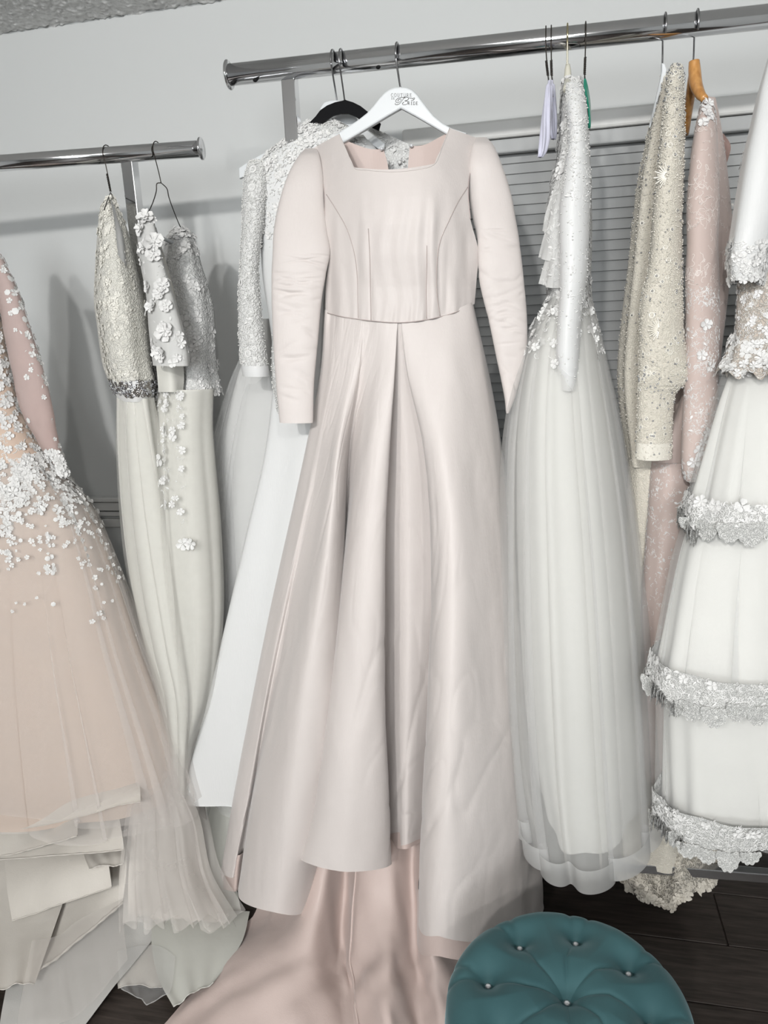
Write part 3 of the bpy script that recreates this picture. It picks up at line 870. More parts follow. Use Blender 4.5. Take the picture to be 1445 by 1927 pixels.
# ------------------------------------------------------------------ appliqué, beads and lace motifs
def m_flower(n=5, cup=0.25, w=0.62, seed=0, rings=1):
    V = [(0, 0, 0.10)]; F = []
    r = np.random.default_rng(seed)
    for g in range(rings):
        sc = 1.0 - 0.42 * g; z0 = 0.14 * g
        for k in range(n):
            a = 2 * math.pi * (k + 0.5 * g) / n + r.uniform(-.14, .14)
            L = sc * r.uniform(.82, 1.12); tw = r.uniform(-.12, .12); cu = cup * r.uniform(.5, 1.4)
            def pt(rad, ang, z): return (rad * L * math.cos(a + ang), rad * L * math.sin(a + ang), z * sc + z0 + tw * ang)
            b = len(V)
            V += [pt(.08, 0, .05), pt(.42, -w, .08 + cu * .5), pt(.50, 0, .0 + cu * .1), pt(.42, w, .08 + cu * .5),
                  pt(.80, -w * .92, cu), pt(.84, 0, cu * .35), pt(.80, w * .92, cu), pt(1.0, -w * .45, cu * .9), pt(.98, w * .02, cu * .7), pt(1.0, w * .48, cu * .9)]
            F += [(b, b + 1, b + 2), (b, b + 2, b + 3), (b + 1, b + 4, b + 5), (b + 1, b + 5, b + 2), (b + 2, b + 5, b + 3), (b + 5, b + 6, b + 3), (b + 4, b + 7, b + 5), (b + 7, b + 8, b + 5), (b + 8, b + 9, b + 5), (b + 9, b + 6, b + 5)]
    b = len(V)
    for k in range(5):
        a = 2 * math.pi * k / 5
        V.append((.13 * math.cos(a), .13 * math.sin(a), .12 + .12 * (rings - 1)))
    V.append((0, 0, .26 + .12 * (rings - 1)))
    F += [(b + k, b + (k + 1) % 5, b + 5) for k in range(5)]
    return np.array(V), np.array(F)
def m_leaf(curl=.2, w=.30):
    V = [(0, 0, 0), (.35, -w, .05), (.35, 0, .12), (.35, w, .05), (.75, -w * .7, .05 + curl * .5), (.75, 0, .12 + curl * .5), (.75, w * .7, .05 + curl * .5), (1.1, .05, curl)]
    F = [(0, 1, 2), (0, 2, 3), (1, 4, 2), (2, 4, 5), (2, 5, 6), (2, 6, 3), (4, 7, 5), (5, 7, 6)]
    return np.array(V), np.array(F)
def m_dot(n=6, h=.35):
    V = [(math.cos(2 * math.pi * k / n), math.sin(2 * math.pi * k / n), .05) for k in range(n)] + [(0, 0, h)]
    return np.array(V), np.array([(k, (k + 1) % n, n) for k in range(n)])
def m_bead():
    V = [(1, 0, .5), (0, 1, .5), (-1, 0, .5), (0, -1, .5), (0, 0, 1.5), (0, 0, -.4)]
    F = [(0, 1, 4), (1, 2, 4), (2, 3, 4), (3, 0, 4), (1, 0, 5), (2, 1, 5), (3, 2, 5), (0, 3, 5)]
    return np.array(V), np.array(F)
def m_cord(seed=0, n=14, w=.07, closed=False):
    """one raised curling cord"""
    r = np.random.default_rng(seed)
    a = np.cumsum(r.normal(0, .55, n) + r.choice([-.35, .35])); st = 2.0 / n
    p = np.cumsum(np.stack([np.cos(a), np.sin(a)], 1) * st, 0); p -= p.mean(0)
    t = np.gradient(p, axis=0); t /= np.linalg.norm(t, axis=1, keepdims=True)
    nn = np.stack([-t[:, 1], t[:, 0]], 1) * w
    V = np.concatenate([np.c_[p + nn, np.full(n, 0.0)], np.c_[p, np.full(n, w * 1.6)], np.c_[p - nn, np.full(n, 0.0)]])
    F = []
    for k in range(n - 1):
        for q in (0, n):
            F += [(q + k, q + k + 1, q + n + k + 1), (q + k, q + n + k + 1, q + n + k)]
    return np.array(V), np.array(F)
def m_ring(n=10, w=.22):
    a = np.linspace(0, 2 * np.pi, n, endpoint=False)
    V = np.concatenate([np.c_[np.cos(a) * s, np.sin(a) * s, np.full(n, z)] for s, z in ((1, 0), (1 - w, w), (1 - 2 * w, 0))])
    F = []
    for k in range(n):
        k1 = (k + 1) % n
        for q in (0, n):
            F += [(q + k, q + k1, q + n + k1), (q + k, q + n + k1, q + n + k)]
    return np.array(V), np.array(F)
def m_burst(n=12):
    """a star of long bugle beads"""
    V = []; F = []
    for k in range(n):
        a = math.pi * (0.08 + 0.84 * k / (n - 1)) + (math.pi if k % 2 else 0) * 0
        c, s = math.cos(a), math.sin(a)
        b = len(V)
        for rad in (.2, 1.0 - .25 * (k % 2)):
            for q in (-1, 0, 1):
                V.append((rad * c - q * .05 * s, rad * s + q * .05 * c, .12 if q == 0 else .02))
        F += [(b, b + 3, b + 4), (b, b + 4, b + 1), (b + 1, b + 4, b + 5), (b + 1, b + 5, b + 2)]
    return np.array(V), np.array(F)
MOT = {'flower': [m_flower(5, .22, .58, s) for s in range(3)] + [m_flower(6, .3, .5, 9), m_flower(4, .2, .7, 5)], 'rose': [m_flower(6, .55, .62, s, 3) for s in range(4)], 'leaf': [m_leaf(.2), m_leaf(.4, .24)],
       'dot': [m_dot()], 'bead': [m_bead()], 'cord': [m_cord(s) for s in range(8)], 'ring': [m_ring()], 'vine': [m_cord(s, 22, .032) for s in range(20, 30)], 'burst': [m_burst()]}

def project(p):
    q = p - CAM
    wq = q @ FW
    return CX + FPX * (q @ RT) / wq, CY - FPX * (q @ UP) / wq

def pick(S, n, dens, seed=0, vr=(0, 1)):
    """n random surface places facing the room, kept by a density over the picture position"""
    r = np.random.default_rng(seed)
    u = r.uniform(0, 1, n * 8); v = r.uniform(vr[0], vr[1], n * 8)
    p, nn, t = S.at(u, v)
    x, y = project(p)
    face = np.abs(np.sum((CAM - p) * nn, -1)) / np.linalg.norm(CAM - p, axis=-1)
    sg = np.sum((CAM - p) * nn, -1)
    if S.closed:      # keep the outer, camera-side half
        c = S.P.mean(1)[np.clip((v * (S.P.shape[0] - 1)).astype(int), 0, S.P.shape[0] - 1)]
        ok = np.sum((p - c) * (CAM - p), -1) > -0.015
    else:
        ok = np.ones(len(u), bool)
    k = ok & (r.uniform(0, 1, len(u)) < dens(x, y, u, v))
    idx = np.nonzero(k)[0][:n]
    return u[idx], v[idx]

def frames(S, u, v, seed=0, off=0.0005, out=None, spin=None):
    r = np.random.default_rng(seed)
    p, n, t = S.at(u, v)
    sg = np.sign(np.sum((CAM - p) * n, -1, keepdims=True)); n = n * sg
    b = np.cross(n, t)
    a = r.uniform(0, 6.28, len(p)) if spin is None else np.asarray(spin)
    ca, sa = np.cos(a)[:, None], np.sin(a)[:, None]
    X = t * ca + b * sa; Yv = -t * sa + b * ca
    return p + n * off, X, Yv, n

def scatter(name, S, uv, kinds, size, mat, parent, seed=0, off=0.0006, label=None, spin=None, squash=1.0):
    u, v = uv
    if len(u) == 0: return None
    r = np.random.default_rng(seed + 11)
    p, X, Yv, N = frames(S, u, v, seed, off, spin=spin)
    sz = r.uniform(size[0], size[1], len(u))
    pool = [mm for k in kinds for mm in MOT[k]]
    ch = r.integers(0, len(pool), len(u))
    Vs = []; Fs = []; k0 = 0
    for q, (V, F) in enumerate(pool):
        id_ = np.nonzero(ch == q)[0]
        if len(id_) == 0: continue
        W = (p[id_][:, None] + sz[id_][:, None, None] * (V[None, :, :1] * X[id_][:, None] + V[None, :, 1:2] * Yv[id_][:, None] + squash * V[None, :, 2:] * N[id_][:, None]))
        Vs.append(W.reshape(-1, 3))
        Fs.append((F[None] + (k0 + np.arange(len(id_)) * len(V))[:, None, None]).reshape(-1, 3))
        k0 += len(id_) * len(V)
    V = np.concatenate(Vs); V[:, 2] = np.maximum(V[:, 2], 0.004)
    return link(name, mesh_np(name, V, [np.concatenate(Fs)]), mat, parent, label, 'stuff')

_SHARED = {}
def shared(kind, idx, mat):
    key = (kind, idx, mat.name)
    if key not in _SHARED:
        V, F = MOT[kind][idx]
        me = mesh_np(kind, V, [F]); me.materials.append(mat)
        _SHARED[key] = me
    return _SHARED[key]

def pieces(name, S, uv, kind, size, mat, parent, seed=0, off=0.001, spin=None, squash=1.0):
    """single motifs as parts of their own, sharing mesh data"""
    u, v = uv
    if len(u) == 0: return
    r = np.random.default_rng(seed + 5)
    p, X, Yv, N = frames(S, np.asarray(u), np.asarray(v), seed, off, spin=spin)
    root = parent
    O = ORIGIN[parent.name]
    for k in range(len(p)):
        s = r.uniform(*size)
        o = bpy.data.objects.new(name, shared(kind, int(r.integers(0, len(MOT[kind]))), mat))
        COL.objects.link(o)
        o.parent = parent
        M = Matrix([[X[k][i] * s for i in range(3)] + [0], [Yv[k][i] * s for i in range(3)] + [0], [N[k][i] * s * squash for i in range(3)] + [0], [0, 0, 0, 1]]).transposed()
        M.translation = Vector(p[k]) - O
        o.matrix_basis = M

def spots(S, pts):
    a = np.array(px_uv(S, pts)); return a[:, 0], a[:, 1]

def base_of(px, py, Y):
    p = U(px, py, Y)
    return (float(p[0]), float(p[1]), 0.0)

# ------------------------------------------------------------------ more cloth
M_net_white = mat_tulle('white_tulle', (0.93, 0.93, 0.92), 0.24)
M_net_ivory = mat_tulle('ivory_tulle', (0.93, 0.92, 0.87), 0.30)
M_net_blush = mat_tulle('blush_tulle', (0.90, 0.85, 0.81), 0.26)
M_net_grey = mat_tulle('beige_tulle', (0.80, 0.76, 0.71), 0.32)
M_net_pink = mat_tulle('pink_sheer_net', (0.71, 0.54, 0.50), 0.62)
M_lace_ivory = mat_lace('ivory_lace', (0.80, 0.785, 0.72), 120, .7, 0.7, (0.74, 0.725, 0.66))
M_lace_white = mat_lace('white_lace', (0.80, 0.80, 0.785), 110, 0.7, 0.65, (0.75, 0.75, 0.735))
M_applique = mat_plain('white_applique', (0.80, 0.795, 0.78), 0.6, 0, 0.2)
M_appl_sheer = mat_tulle('organza_petal', (0.88, 0.88, 0.86), 0.8, 0.5, False)
M_nude = mat_cloth('nude_underskirt', (0.66, 0.515, 0.42), 0.7, 0.25)
M_cream = mat_satin('cream_lining', (0.66, 0.62, 0.565), 0.5, 0.3)
M_greycream = mat_satin('pale_lining', (0.64, 0.63, 0.605), 0.5, 0.25)
M_ivory = mat_cloth('ivory_chiffon', (0.74, 0.73, 0.675), 0.8, 0.15)
M_white = mat_cloth('white_cloth', (0.74, 0.74, 0.725), 0.75, 0.2)
M_rhine = mat_plain('dark_rhinestone', (0.30, 0.28, 0.26), 0.15, 0.8)
M_jet = mat_plain('rhinestone_foil', (0.62, 0.63, 0.66), 0.12, 0.9)

# ---- ball gown in blush tulle with white flower appliqué, far left
ga = thing('ball_gown', 'blush tulle ball gown scattered with small white flowers, at the far left', 'wedding gown', base_of(0, 1500, 1.6))
S_ab, _ = tube('bodice', [(425, -62, -52, 1.68, .008), (455, -72, -34, 1.67, .025), (490, -78, -16, 1.655, .045), (540, -80, -6, 1.64, .06), (630, -90, 8, 1.62, .07), (700, -95, 22, 1.61, .08), (760, -100, 38, 1.60, .09), (810, -110, 62, 1.60, .11), (860, -125, 94, 1.60, .13)], M_nude, ga, 72, 50)
S_as, _ = tube('sleeve', [(478, -26, 2, 1.60, .03), (517, -14, 21, 1.585, .035), (570, -4, 43, 1.57, .038), (632, 8, 62, 1.56, .038), (699, 22, 83, 1.55, .036), (770, 38, 100, 1.545, .034), (835, 72, 112, 1.54, .030), (868, 94, 122, 1.54, .027), (889, 108, 127, 1.54, .025)], M_net_pink, ga, 48, 60, crinkle([(.3, .02), (.5, .03), (.7, .02)], 2, .003))
sk = [(845, -125, 84, 1.60, .12), (900, -160, 128, 1.60, .16), (955, -195, 174, 1.59, .19), (1080, -250, 226, 1.58, .21), (1200, -300, 268, 1.57, .22), (1330, -350, 318, 1.56, .235), (1420, -378, 350, 1.552, .245), (1490, -395, 372, 1.55, .25)]
def rows_adj(rows, dx=0, dy_last=0, dY=0, db=0):
    out = []
    for k, (py, a, b, Y, d) in enumerate(rows):
        f = k / (len(rows) - 1)
        out.append((py + dy_last * f, a - dx * f, b + dx * f, Y + dY, d + db * f))
    return out
tube('underskirt', rows_adj(sk, -30, -5, 0, -.05), M_nude, ga, 120, 50, pleats(9, .003, .010, 3), lambda th: 0.012 * np.sin(3 * th))
S_a1, _ = tube('tulle_layer', rows_adj(sk, -16, -22, 0, -.024), M_net_blush, ga, 420, 60, overfold(14, .8, 2.6, .002, .008, 5), lambda th: 0.03 * np.sin(4 * th + 1))
S_a2, _ = tube('tulle_layer', rows_adj(sk, 4, -2, 0, .004), M_net_blush, ga, 480, 60, overfold(16, .8, 3.2, .002, .012, 9), lambda th: 0.02 * np.sin(3 * th + 2) + .012 * np.sin(9 * th))
# flowers: dense on the bodice, thinning down the skirt in streaks
scatter('flower_lace', S_ab, pick(S_ab, 750, lambda x, y, u, v: np.where((x > -60), 0.9, .2), 1), ['flower', 'leaf', 'cord'], (.006, .013), M_applique, ga, 1, .001)
def dskirt(x, y, u, v):
    d = np.clip(1.15 - (y - 830) / 330, 0.0, 1) ** 1.6
    return d * (0.35 + 0.65 * (np.sin(x * .055 + y * .02) > 0.1))
uvf = pick(S_a2, 1700, dskirt, 2, (0, .75))
scatter('flower_lace', S_a2, uvf, ['flower', 'flower', 'dot'], (.0032, .0075), M_applique, ga, 2, .001)
pieces('flower', S_a2, pick(S_a2, 70, lambda x, y, u, v: np.clip(1.1 - (y - 830) / 180, 0, 1) * (x > -30), 3, (0, .4)), 'flower', (.009, .015), M_applique, ga, 3)
pieces('flower', S_ab, pick(S_ab, 40, lambda x, y, u, v: (x > -40) * 1.0, 6, (0.2, 1)), 'flower', (.008, .014), M_applique, ga, 6)
scatter('flower_lace', S_as, pick(S_as, 240, lambda x, y, u, v: np.clip((x - (y - 520) * .19) / 60, 0, 1) * np.clip(1.1 - (y - 500) / 260, .12, 1), 4), ['flower', 'dot', 'leaf'], (.004, .009), M_applique, ga, 4, .001)
scatter('cuff_lace', S_as, pick(S_as, 70, lambda x, y, u, v: (y > 852) * 1.0, 5), ['flower', 'leaf'], (.007, .012), M_applique, ga, 5, .001)

# layered hem: lining and flounce sheets that stack to the floor
def sheet(name, G, mat, parent, amp=.006, f=16, seed=0, nu=8, nv=8, label=None):
    r = np.random.default_rng(seed); ph = r.uniform(0, 6, 3)
    return patch(name, G, mat, parent, False, nu, nv, label, None, lambda u, v: amp * v * (np.sin(f * u + ph[0] + 2 * v) + .5 * np.sin(2.3 * f * u + ph[1] - 3 * v)) * (.6 + .4 * np.sin(5 * v + ph[2])))
def hemline(S, mat, parent, r=.0022):
    p = S.P[-1]; n = S.N[-1]
    n = n * np.sign(np.sum((CAM - p) * n, -1, keepdims=True))
    return link('hem', wire_mesh('hem', p + n * .0012, r * (1 + .35 * np.sin(np.arange(len(p)) * 1.7)), 6), mat, parent)
def floor_Y(x, y):
    d = ray(x, y)
    return d[..., 1] * (0 - CAMZ) / np.minimum(d[..., 2], -1e-4)
def stack_Y(x, y, off):
    """depth of a hem layer: follows the round of the skirt, never under the floor"""
    e = 1.55 - .185 * np.sqrt(np.clip(1 - ((x + 15) / 400.0) ** 2, .02, 1)) + .012 + off
    lim = floor_Y(x, y) - .075 + off * .5
    h_ = np.clip((e - lim) / .05, -40, 40)
    return e - .05 * np.log1p(np.exp(h_))
def layer(name, rows, off, mat, amp=.005, f=10, seed=0, hem_r=.0016, nu=10, nv=8):
    G_ = np.array([[(x, y, 0) for x, y in r] for r in rows], float)
    G_[..., 2] = stack_Y(G_[..., 0], G_[..., 1], off)
    pf = np.clip((1730 - G_[..., 1]) / 160, 0, 1)
    G_[0, :, 2] += .13 * pf[0]; G_[1, :, 2] += .05 * pf[1]
    S_, _ = sheet(name, G_, mat, ga, amp, f, seed, nu, nv)
    if hem_r: hemline(S_, mat, ga, hem_r)
    return S_
layer('lining', [[(-90, 1470), (0, 1470), (90, 1462), (160, 1452), (215, 1452), (258, 1455)], [(-100, 1520), (0, 1515), (90, 1505), (160, 1492), (222, 1482), (263, 1478)], [(-110, 1575), (0, 1565), (90, 1552), (160, 1535), (225, 1515), (265, 1511)]], .035, M_cream, .004, 12, 1, .0010)
layer('flounce', [[(-90, 1500), (0, 1500), (60, 1500), (110, 1495), (150, 1490)], [(-95, 1570), (0, 1565), (60, 1560), (110, 1550), (146, 1540)], [(-100, 1620), (0, 1611), (60, 1598), (110, 1584), (145, 1573)]], .018, M_cream, .003, 12, 2)
layer('flounce', [[(-80, 1530), (20, 1530), (100, 1520), (170, 1505), (218, 1500)], [(-85, 1590), (20, 1580), (100, 1572), (170, 1562), (226, 1550)], [(-90, 1625), (20, 1617), (100, 1610), (170, 1606), (233, 1599)]], .034, M_cream, .003, 12, 3)
layer('flounce', [[(150, 1580), (180, 1575), (210, 1570), (240, 1560)], [(160, 1615), (185, 1612), (212, 1605), (236, 1600)], [(168, 1636), (190, 1630), (214, 1630), (232, 1626)]], .044, M_cream, .005, 9, 4)
layer('flounce', [[(6, 1580), (60, 1575), (120, 1570), (195, 1560)], [(12, 1660), (65, 1650), (130, 1630), (202, 1612)], [(21, 1732), (75, 1716), (140, 1693), (208, 1670)]], .052, M_cream, .005, 8, 5, .0012)
layer('flounce', [[(-90, 1600), (-20, 1600), (40, 1600), (100, 1590), (160, 1580)], [(-95, 1740), (-20, 1735), (35, 1728), (75, 1722), (118, 1700)], [(-100, 1875), (-20, 1862), (20, 1858), (45, 1853), (64, 1848)]], .070, M_cream, .006, 9, 6, .0012)
layer('flounce', [[(50, 1640), (120, 1630), (180, 1610), (238, 1570)], [(56, 1740), (115, 1720), (180, 1680), (238, 1630)], [(66, 1832), (115, 1795), (178, 1745), (231, 1698)]], .088, M_cream, .005, 8, 7, .0035)
layer('underlayer', [[(20, 1680), (140, 1680), (230, 1650), (320, 1600)], [(20, 1800), (120, 1790), (220, 1740), (322, 1650)], [(0, 1925), (90, 1905), (200, 1825), (326, 1708)], [(0, 1990), (95, 1985), (205, 1872), (328, 1716)]], .120, M_greycream, .005, 9, 8, .0010)
layer('tulle_layer', [[(60, 1770), (110, 1760), (150, 1730), (232, 1690)], [(45, 1850), (110, 1842), (160, 1818), (234, 1755)], [(30, 1935), (115, 1925), (170, 1890), (240, 1805)]], .045, M_net_blush, .003, 26, 10, 0, 14)
for q, (dx, dy, o_, mt) in enumerate(((0, 0, .03, M_net_grey), (10, -10, .055, M_net_blush), (-8, 10, .01, M_net_blush), (6, 4, .08, M_net_grey))):
    r_ = np.random.default_rng(70 + q)
    rows_ = []
    for (y_, xa, xb) in ((1440, 262, 330), (1530, 245, 372), (1640, 234, 398), (1735, 232, 445)):
        n_ = 13
        rows_.append([(xa + dx + (xb - xa) * (k / (n_ - 1) + .035 * math.sin(k * 2.1 + q * 1.7)), y_ + dy + (14 * math.sin(k * 1.9 + q) if y_ > 1700 else 0)) for k in range(n_)])
    layer('tulle_flounce', rows_, o_, mt, .010, 26, 20 + q, 0, 10, 14)
layer('flounce', [[(258, 1430), (300, 1425), (340, 1430)], [(250, 1540), (310, 1540), (372, 1540)], [(242, 1640), (320, 1650), (394, 1640)], [(240, 1720), (330, 1735), (430, 1735)]], .115, M_cream, .012, 14, 77, 0, 20, 10)
M_palegreen = mat_cloth('pale_green_lining', (0.60, 0.60, 0.55), 0.7, .3)
layer('flounce', [[(292, 1690), (340, 1690), (390, 1710), (470, 1715)], [(285, 1770), (340, 1765), (395, 1765), (456, 1770)], [(298, 1840), (345, 1835), (384, 1825), (424, 1818)], [(326, 1893), (350, 1880), (375, 1862), (402, 1848)]], .10, M_palegreen, .006, 8, 31, .0015)
layer('flounce', [[(330, 1480), (370, 1480), (400, 1490), (440, 1500)], [(335, 1560), (375, 1560), (400, 1565), (440, 1570)], [(340, 1640), (378, 1650), (405, 1650), (440, 1640)], [(345, 1720), (385, 1735), (420, 1735), (455, 1720)]], .14, M_palegreen, .010, 12, 35, 0)
layer('tulle_flounce', [[(220, 1790), (260, 1780), (300, 1780), (330, 1800)], [(225, 1850), (262, 1848), (300, 1850), (325, 1850)], [(228, 1862), (265, 1880), (278, 1890), (318, 1870)]], .09, M_net_white, .006, 14, 33, .0012)
layer('underlayer', [[(215, 1770), (260, 1765), (300, 1765), (330, 1790)], [(218, 1830), (262, 1825), (300, 1830), (325, 1840)], [(222, 1858), (262, 1855), (295, 1858), (318, 1858)]], .13, M_cream, .004, 10, 34, .001)

# ---- ivory lace sheath with a jewelled belt
gb = thing('lace_gown', 'narrow ivory lace gown with a dark jewelled belt, on a twisted wire hanger', 'wedding gown', base_of(270, 1450, 1.72))
S_bb, _ = tube('bodice', [(372, 200, 212, 1.69, .02), (400, 188, 226, 1.69, .05), (440, 184, 240, 1.69, .08), (500, 180, 254, 1.69, .10), (565, 178, 268, 1.69, .11), (610, 184, 274, 1.69, .11), (680, 194, 281, 1.69, .10), (716, 206, 288, 1.69, .09)], M_lace_ivory, gb, 72, 60, pleats(4, .002, .006, 3))
scatter('lace_relief', S_bb, pick(S_bb, 800, lambda x, y, u, v: np.clip(1.5 - (x - 178) / 60, .12, 1), 7), ['cord', 'flower', 'leaf'], (.004, .009), mat_plain('ivory_cord', (0.83, 0.81, 0.74), .6), gb, 7, .0005)
sheet('back_lining', [[(208, 375, 1.66), (222, 395, 1.68), (232, 420, 1.70)], [(216, 420, 1.62), (230, 440, 1.64), (240, 460, 1.67)], [(222, 480, 1.60), (236, 500, 1.62), (248, 520, 1.65)]], M_white, gb, .001, 6, 3, 6, 6)
sash = [(714, 205, 290, 1.69, .092), (728, 210, 292, 1.69, .094), (742, 216, 290, 1.69, .092), (752, 220, 288, 1.69, .088)]
S_sash, _ = tube('belt', sash, M_white, gb, 64, 12, pleats(3, .001, .003, 1))
scatter('rhinestones', S_sash, pick(S_sash, 130, lambda x, y, u, v: (abs(v - .32) < .30) * 1.0, 8), ['bead', 'ring'], (.0022, .0045), M_jet, gb, 8, .001)
scatter('rhinestone_setting', S_sash, pick(S_sash, 110, lambda x, y, u, v: (abs(v - .32) < .34) * 1.0, 9), ['flower', 'ring'], (.004, .006), M_rhine, gb, 9, .0006)
skb = [(746, 220, 290, 1.69, .085), (836, 221, 305, 1.69, .09), (960, 229, 325, 1.69, .10), (1083, 245, 345, 1.69, .11), (1200, 272, 356, 1.68, .11), (1290, 298, 362, 1.68, .11), (1420, 314, 350, 1.68, .10), (1540, 318, 348, 1.68, .10)]
tube('skirt', skb, M_ivory, gb, 140, 60, pleats(7, .003, .008, 7))
tube('tulle_layer', rows_adj(skb, 12, 0, 0, .015), M_net_ivory, gb, 260, 60, overfold(9, .6, 1.8, .002, .007, 8))
def wire_hanger(label, R, px, neck, arms, mat, twist=True, loc=None, base=True, front=True, r=.0012):
    """arms: list of picture-point polylines with depth; neck: picture point and depth"""
    nk = U(*neck)
    h = thing('wire_hanger', label, 'hanger', tuple(float(c) for c in nk))
    wire('hook', hook_pts(R, px, nk, front, 1.0), r, mat, h, 8, 5)
    if twist:
        B = bar_at(R, px)
        up = np.array([B[0], B[1] - R.r * .9, B[2] - R.r - .012]) - nk
        L = np.linalg.norm(up); tt = np.linspace(0.0, 1, 60)
        c = nk + up * tt[:, None] * .75
        for s in (0, math.pi):
            a = tt * 2 * math.pi * 4.5 + s
            p = c + np.stack([np.cos(a), np.sin(a), 0 * a], 1) * r * 1.25
            link('twist', wire_mesh('twist', p, r * 1.05, 6), mat, h)
    for A in arms:
        A = np.array(A, float)
        wire('arm', U(A[:, 0], A[:, 1], A[:, 2]), r, mat, h, 8, 6)
    return h
wire_hanger('dark twisted wire hanger with the jewelled-belt lace gown on it', R2, 203, (208, 360, 1.72), [[(208, 362, 1.72), (204, 372, 1.66), (196, 395, 1.60)], [(208, 362, 1.72), (216, 380, 1.78), (228, 410, 1.84)]], M_darkwire)

# ---- white gown with raised flower appliqué and flutter sleeve
gc = thing('flower_gown', 'white gown covered with raised fabric flowers, hung on a bent wire hanger', 'wedding gown', base_of(350, 1480, 1.72))
S_cb, _ = tube('bodice', [(432, 325, 350, 1.84, .02), (455, 308, 366, 1.82, .05), (500, 300, 378, 1.80, .07), (578, 300, 400, 1.79, .08), (680, 296, 405, 1.78, .085), (738, 294, 414, 1.77, .085)], M_lace_white, gc, 72, 50, pleats(5, .002, .006, 4))
sheet('bodice_front', [[(270, 402, 1.66), (282, 408, 1.65), (292, 425, 1.67)], [(280, 560, 1.64), (305, 560, 1.62), (330, 560, 1.66)], [(294, 690, 1.66), (318, 692, 1.64), (345, 690, 1.68)], [(297, 738, 1.66), (320, 738, 1.64), (345, 738, 1.68)]], M_ivory, gc, .002, 6, 5)
S_cs, _ = tube('flutter_sleeve', [(402, 270, 284, 1.62, .012), (430, 260, 294, 1.615, .03), (490, 265, 308, 1.61, .04), (556, 277, 328, 1.605, .045), (618, 282, 346, 1.60, .05), (660, 287, 356, 1.60, .052), (688, 291, 358, 1.60, .052)], M_appl_sheer, gc, 60, 50, pleats(3, .002, .004, 5))
pieces('flower', S_cs, spots(S_cs, [(275, 412), (284, 424), (268, 455), (290, 460), (300, 500), (290, 530), (306, 540), (288, 575), (322, 600), (330, 630), (336, 655), (302, 585), (312, 640), (296, 660), (268, 432), (280, 445), (272, 468), (290, 480), (262, 490), (284, 505), (296, 520), (280, 540), (300, 556), (312, 575), (296, 600), (310, 622), (298, 640), (318, 650), (306, 668), (322, 672)]), 'rose', (.013, .024), M_applique, gc, 2, .002)
pieces('flower', S_cb, pick(S_cb, 60, lambda x, y, u, v: (x > 320) * 1.0, 12), 'flower', (.009, .016), M_applique, gc, 12)
scatter('lace_relief', S_cb, pick(S_cb, 300, lambda x, y, u, v: (x > 300) * 1.0, 13), ['cord', 'leaf'], (.006, .012), M_applique, gc, 13)
scatter('lace_relief', S_cs, pick(S_cs, 90, lambda x, y, u, v: 1.0 + 0 * x, 14), ['cord', 'leaf', 'flower'], (.006, .012), M_applique, gc, 14)
skc = [(730, 295, 402, 1.73, .085), (800, 288, 400, 1.72, .09), (870, 288, 404, 1.71, .10), (1000, 292, 414, 1.70, .12), (1150, 308, 416, 1.69, .12), (1300, 320, 396, 1.69, .11), (1430, 322, 352, 1.70, .09), (1560, 322, 348, 1.70, .09)]
tube('skirt', rows_adj(skc, -4, 0, .015, -.02), M_ivory, gc, 140, 60, pleats(6, .003, .008, 17))
S_ck, _ = tube('tulle_layer', rows_adj(skc, 6, 0, 0, .012), M_net_ivory, gc, 300, 60, overfold(9, .4, 1.8, .002, .008, 18))
pieces('flower', S_ck, spots(S_ck, [(292, 748), (286, 775), (300, 742), (322, 742), (340, 748), (296, 800), (312, 820), (326, 824), (300, 870), (312, 884), (306, 905), (322, 935), (302, 930), (314, 948), (345, 1022), (360, 1016), (330, 1190), (322, 1196), (352, 1206)]), 'flower', (.009, .016), M_applique, gc, 21, .002)
scatter('lace_relief', S_ck, pick(S_ck, 160, lambda x, y, u, v: np.clip(1.1 - (y - 730) / 260, 0, 1) * (x < 345), 15, (0, .5)), ['leaf', 'flower', 'cord'], (.005, .010), M_applique, gc, 15)
pieces('leaf', S_cs, spots(S_cs, [(262, 486), (258, 496), (276, 582), (286, 560)]), 'leaf', (.016, .022), M_appl_sheer, gc, 22, .003)
h = wire_hanger('bent bare wire hanger carrying the raised-flower gown', R2, 296, (303, 344, 1.75),
            [[(303, 344, 1.75), (295, 346, 1.745), (294, 360, 1.74), (288, 380, 1.71), (280, 398, 1.68), (272, 412, 1.66)],
             [(303, 344, 1.75), (314, 355, 1.76), (318, 372, 1.77), (328, 400, 1.80), (340, 428, 1.83), (352, 446, 1.86)]], M_darkwire, False)
A = np.array([(276, 432, 1.66), (305, 448, 1.73), (336, 461, 1.80), (352, 468, 1.85)])
wire('trouser_tube', U(A[:, 0], A[:, 1], A[:, 2]), .0045, M_whitehanger, h, 10, 3)

# ------------------------------------------------------------------ two white gowns behind the blush one
ge = thing('beaded_gown', 'white satin gown with a beaded long sleeve, partly behind the blush satin gown', 'wedding gown', base_of(560, 1500, 1.74))
S_eb, _ = tube('bodice', [(232, 572, 640, 1.735, .02), (262, 535, 690, 1.735, .045), (300, 492, 720, 1.735, .055), (340, 480, 730, 1.735, .06), (420, 488, 735, 1.735, .06), (520, 494, 740, 1.735, .06), (600, 506, 745, 1.735, .06), (700, 520, 750, 1.735, .065)], M_white_satin, ge, 96, 50)
S_es, _ = tube('sleeve', [(304, 470, 500, 1.70, .02), (330, 460, 506, 1.69, .032), (400, 455, 500, 1.68, .035), (500, 451, 487, 1.67, .033), (560, 448, 490, 1.665, .033), (640, 449, 498, 1.66, .033), (690, 454, 504, 1.655, .033), (704, 456, 505, 1.655, .033)], M_lace_white, ge, 56, 60, crinkle([(.3, .03), (.6, .03)], 4, .003))
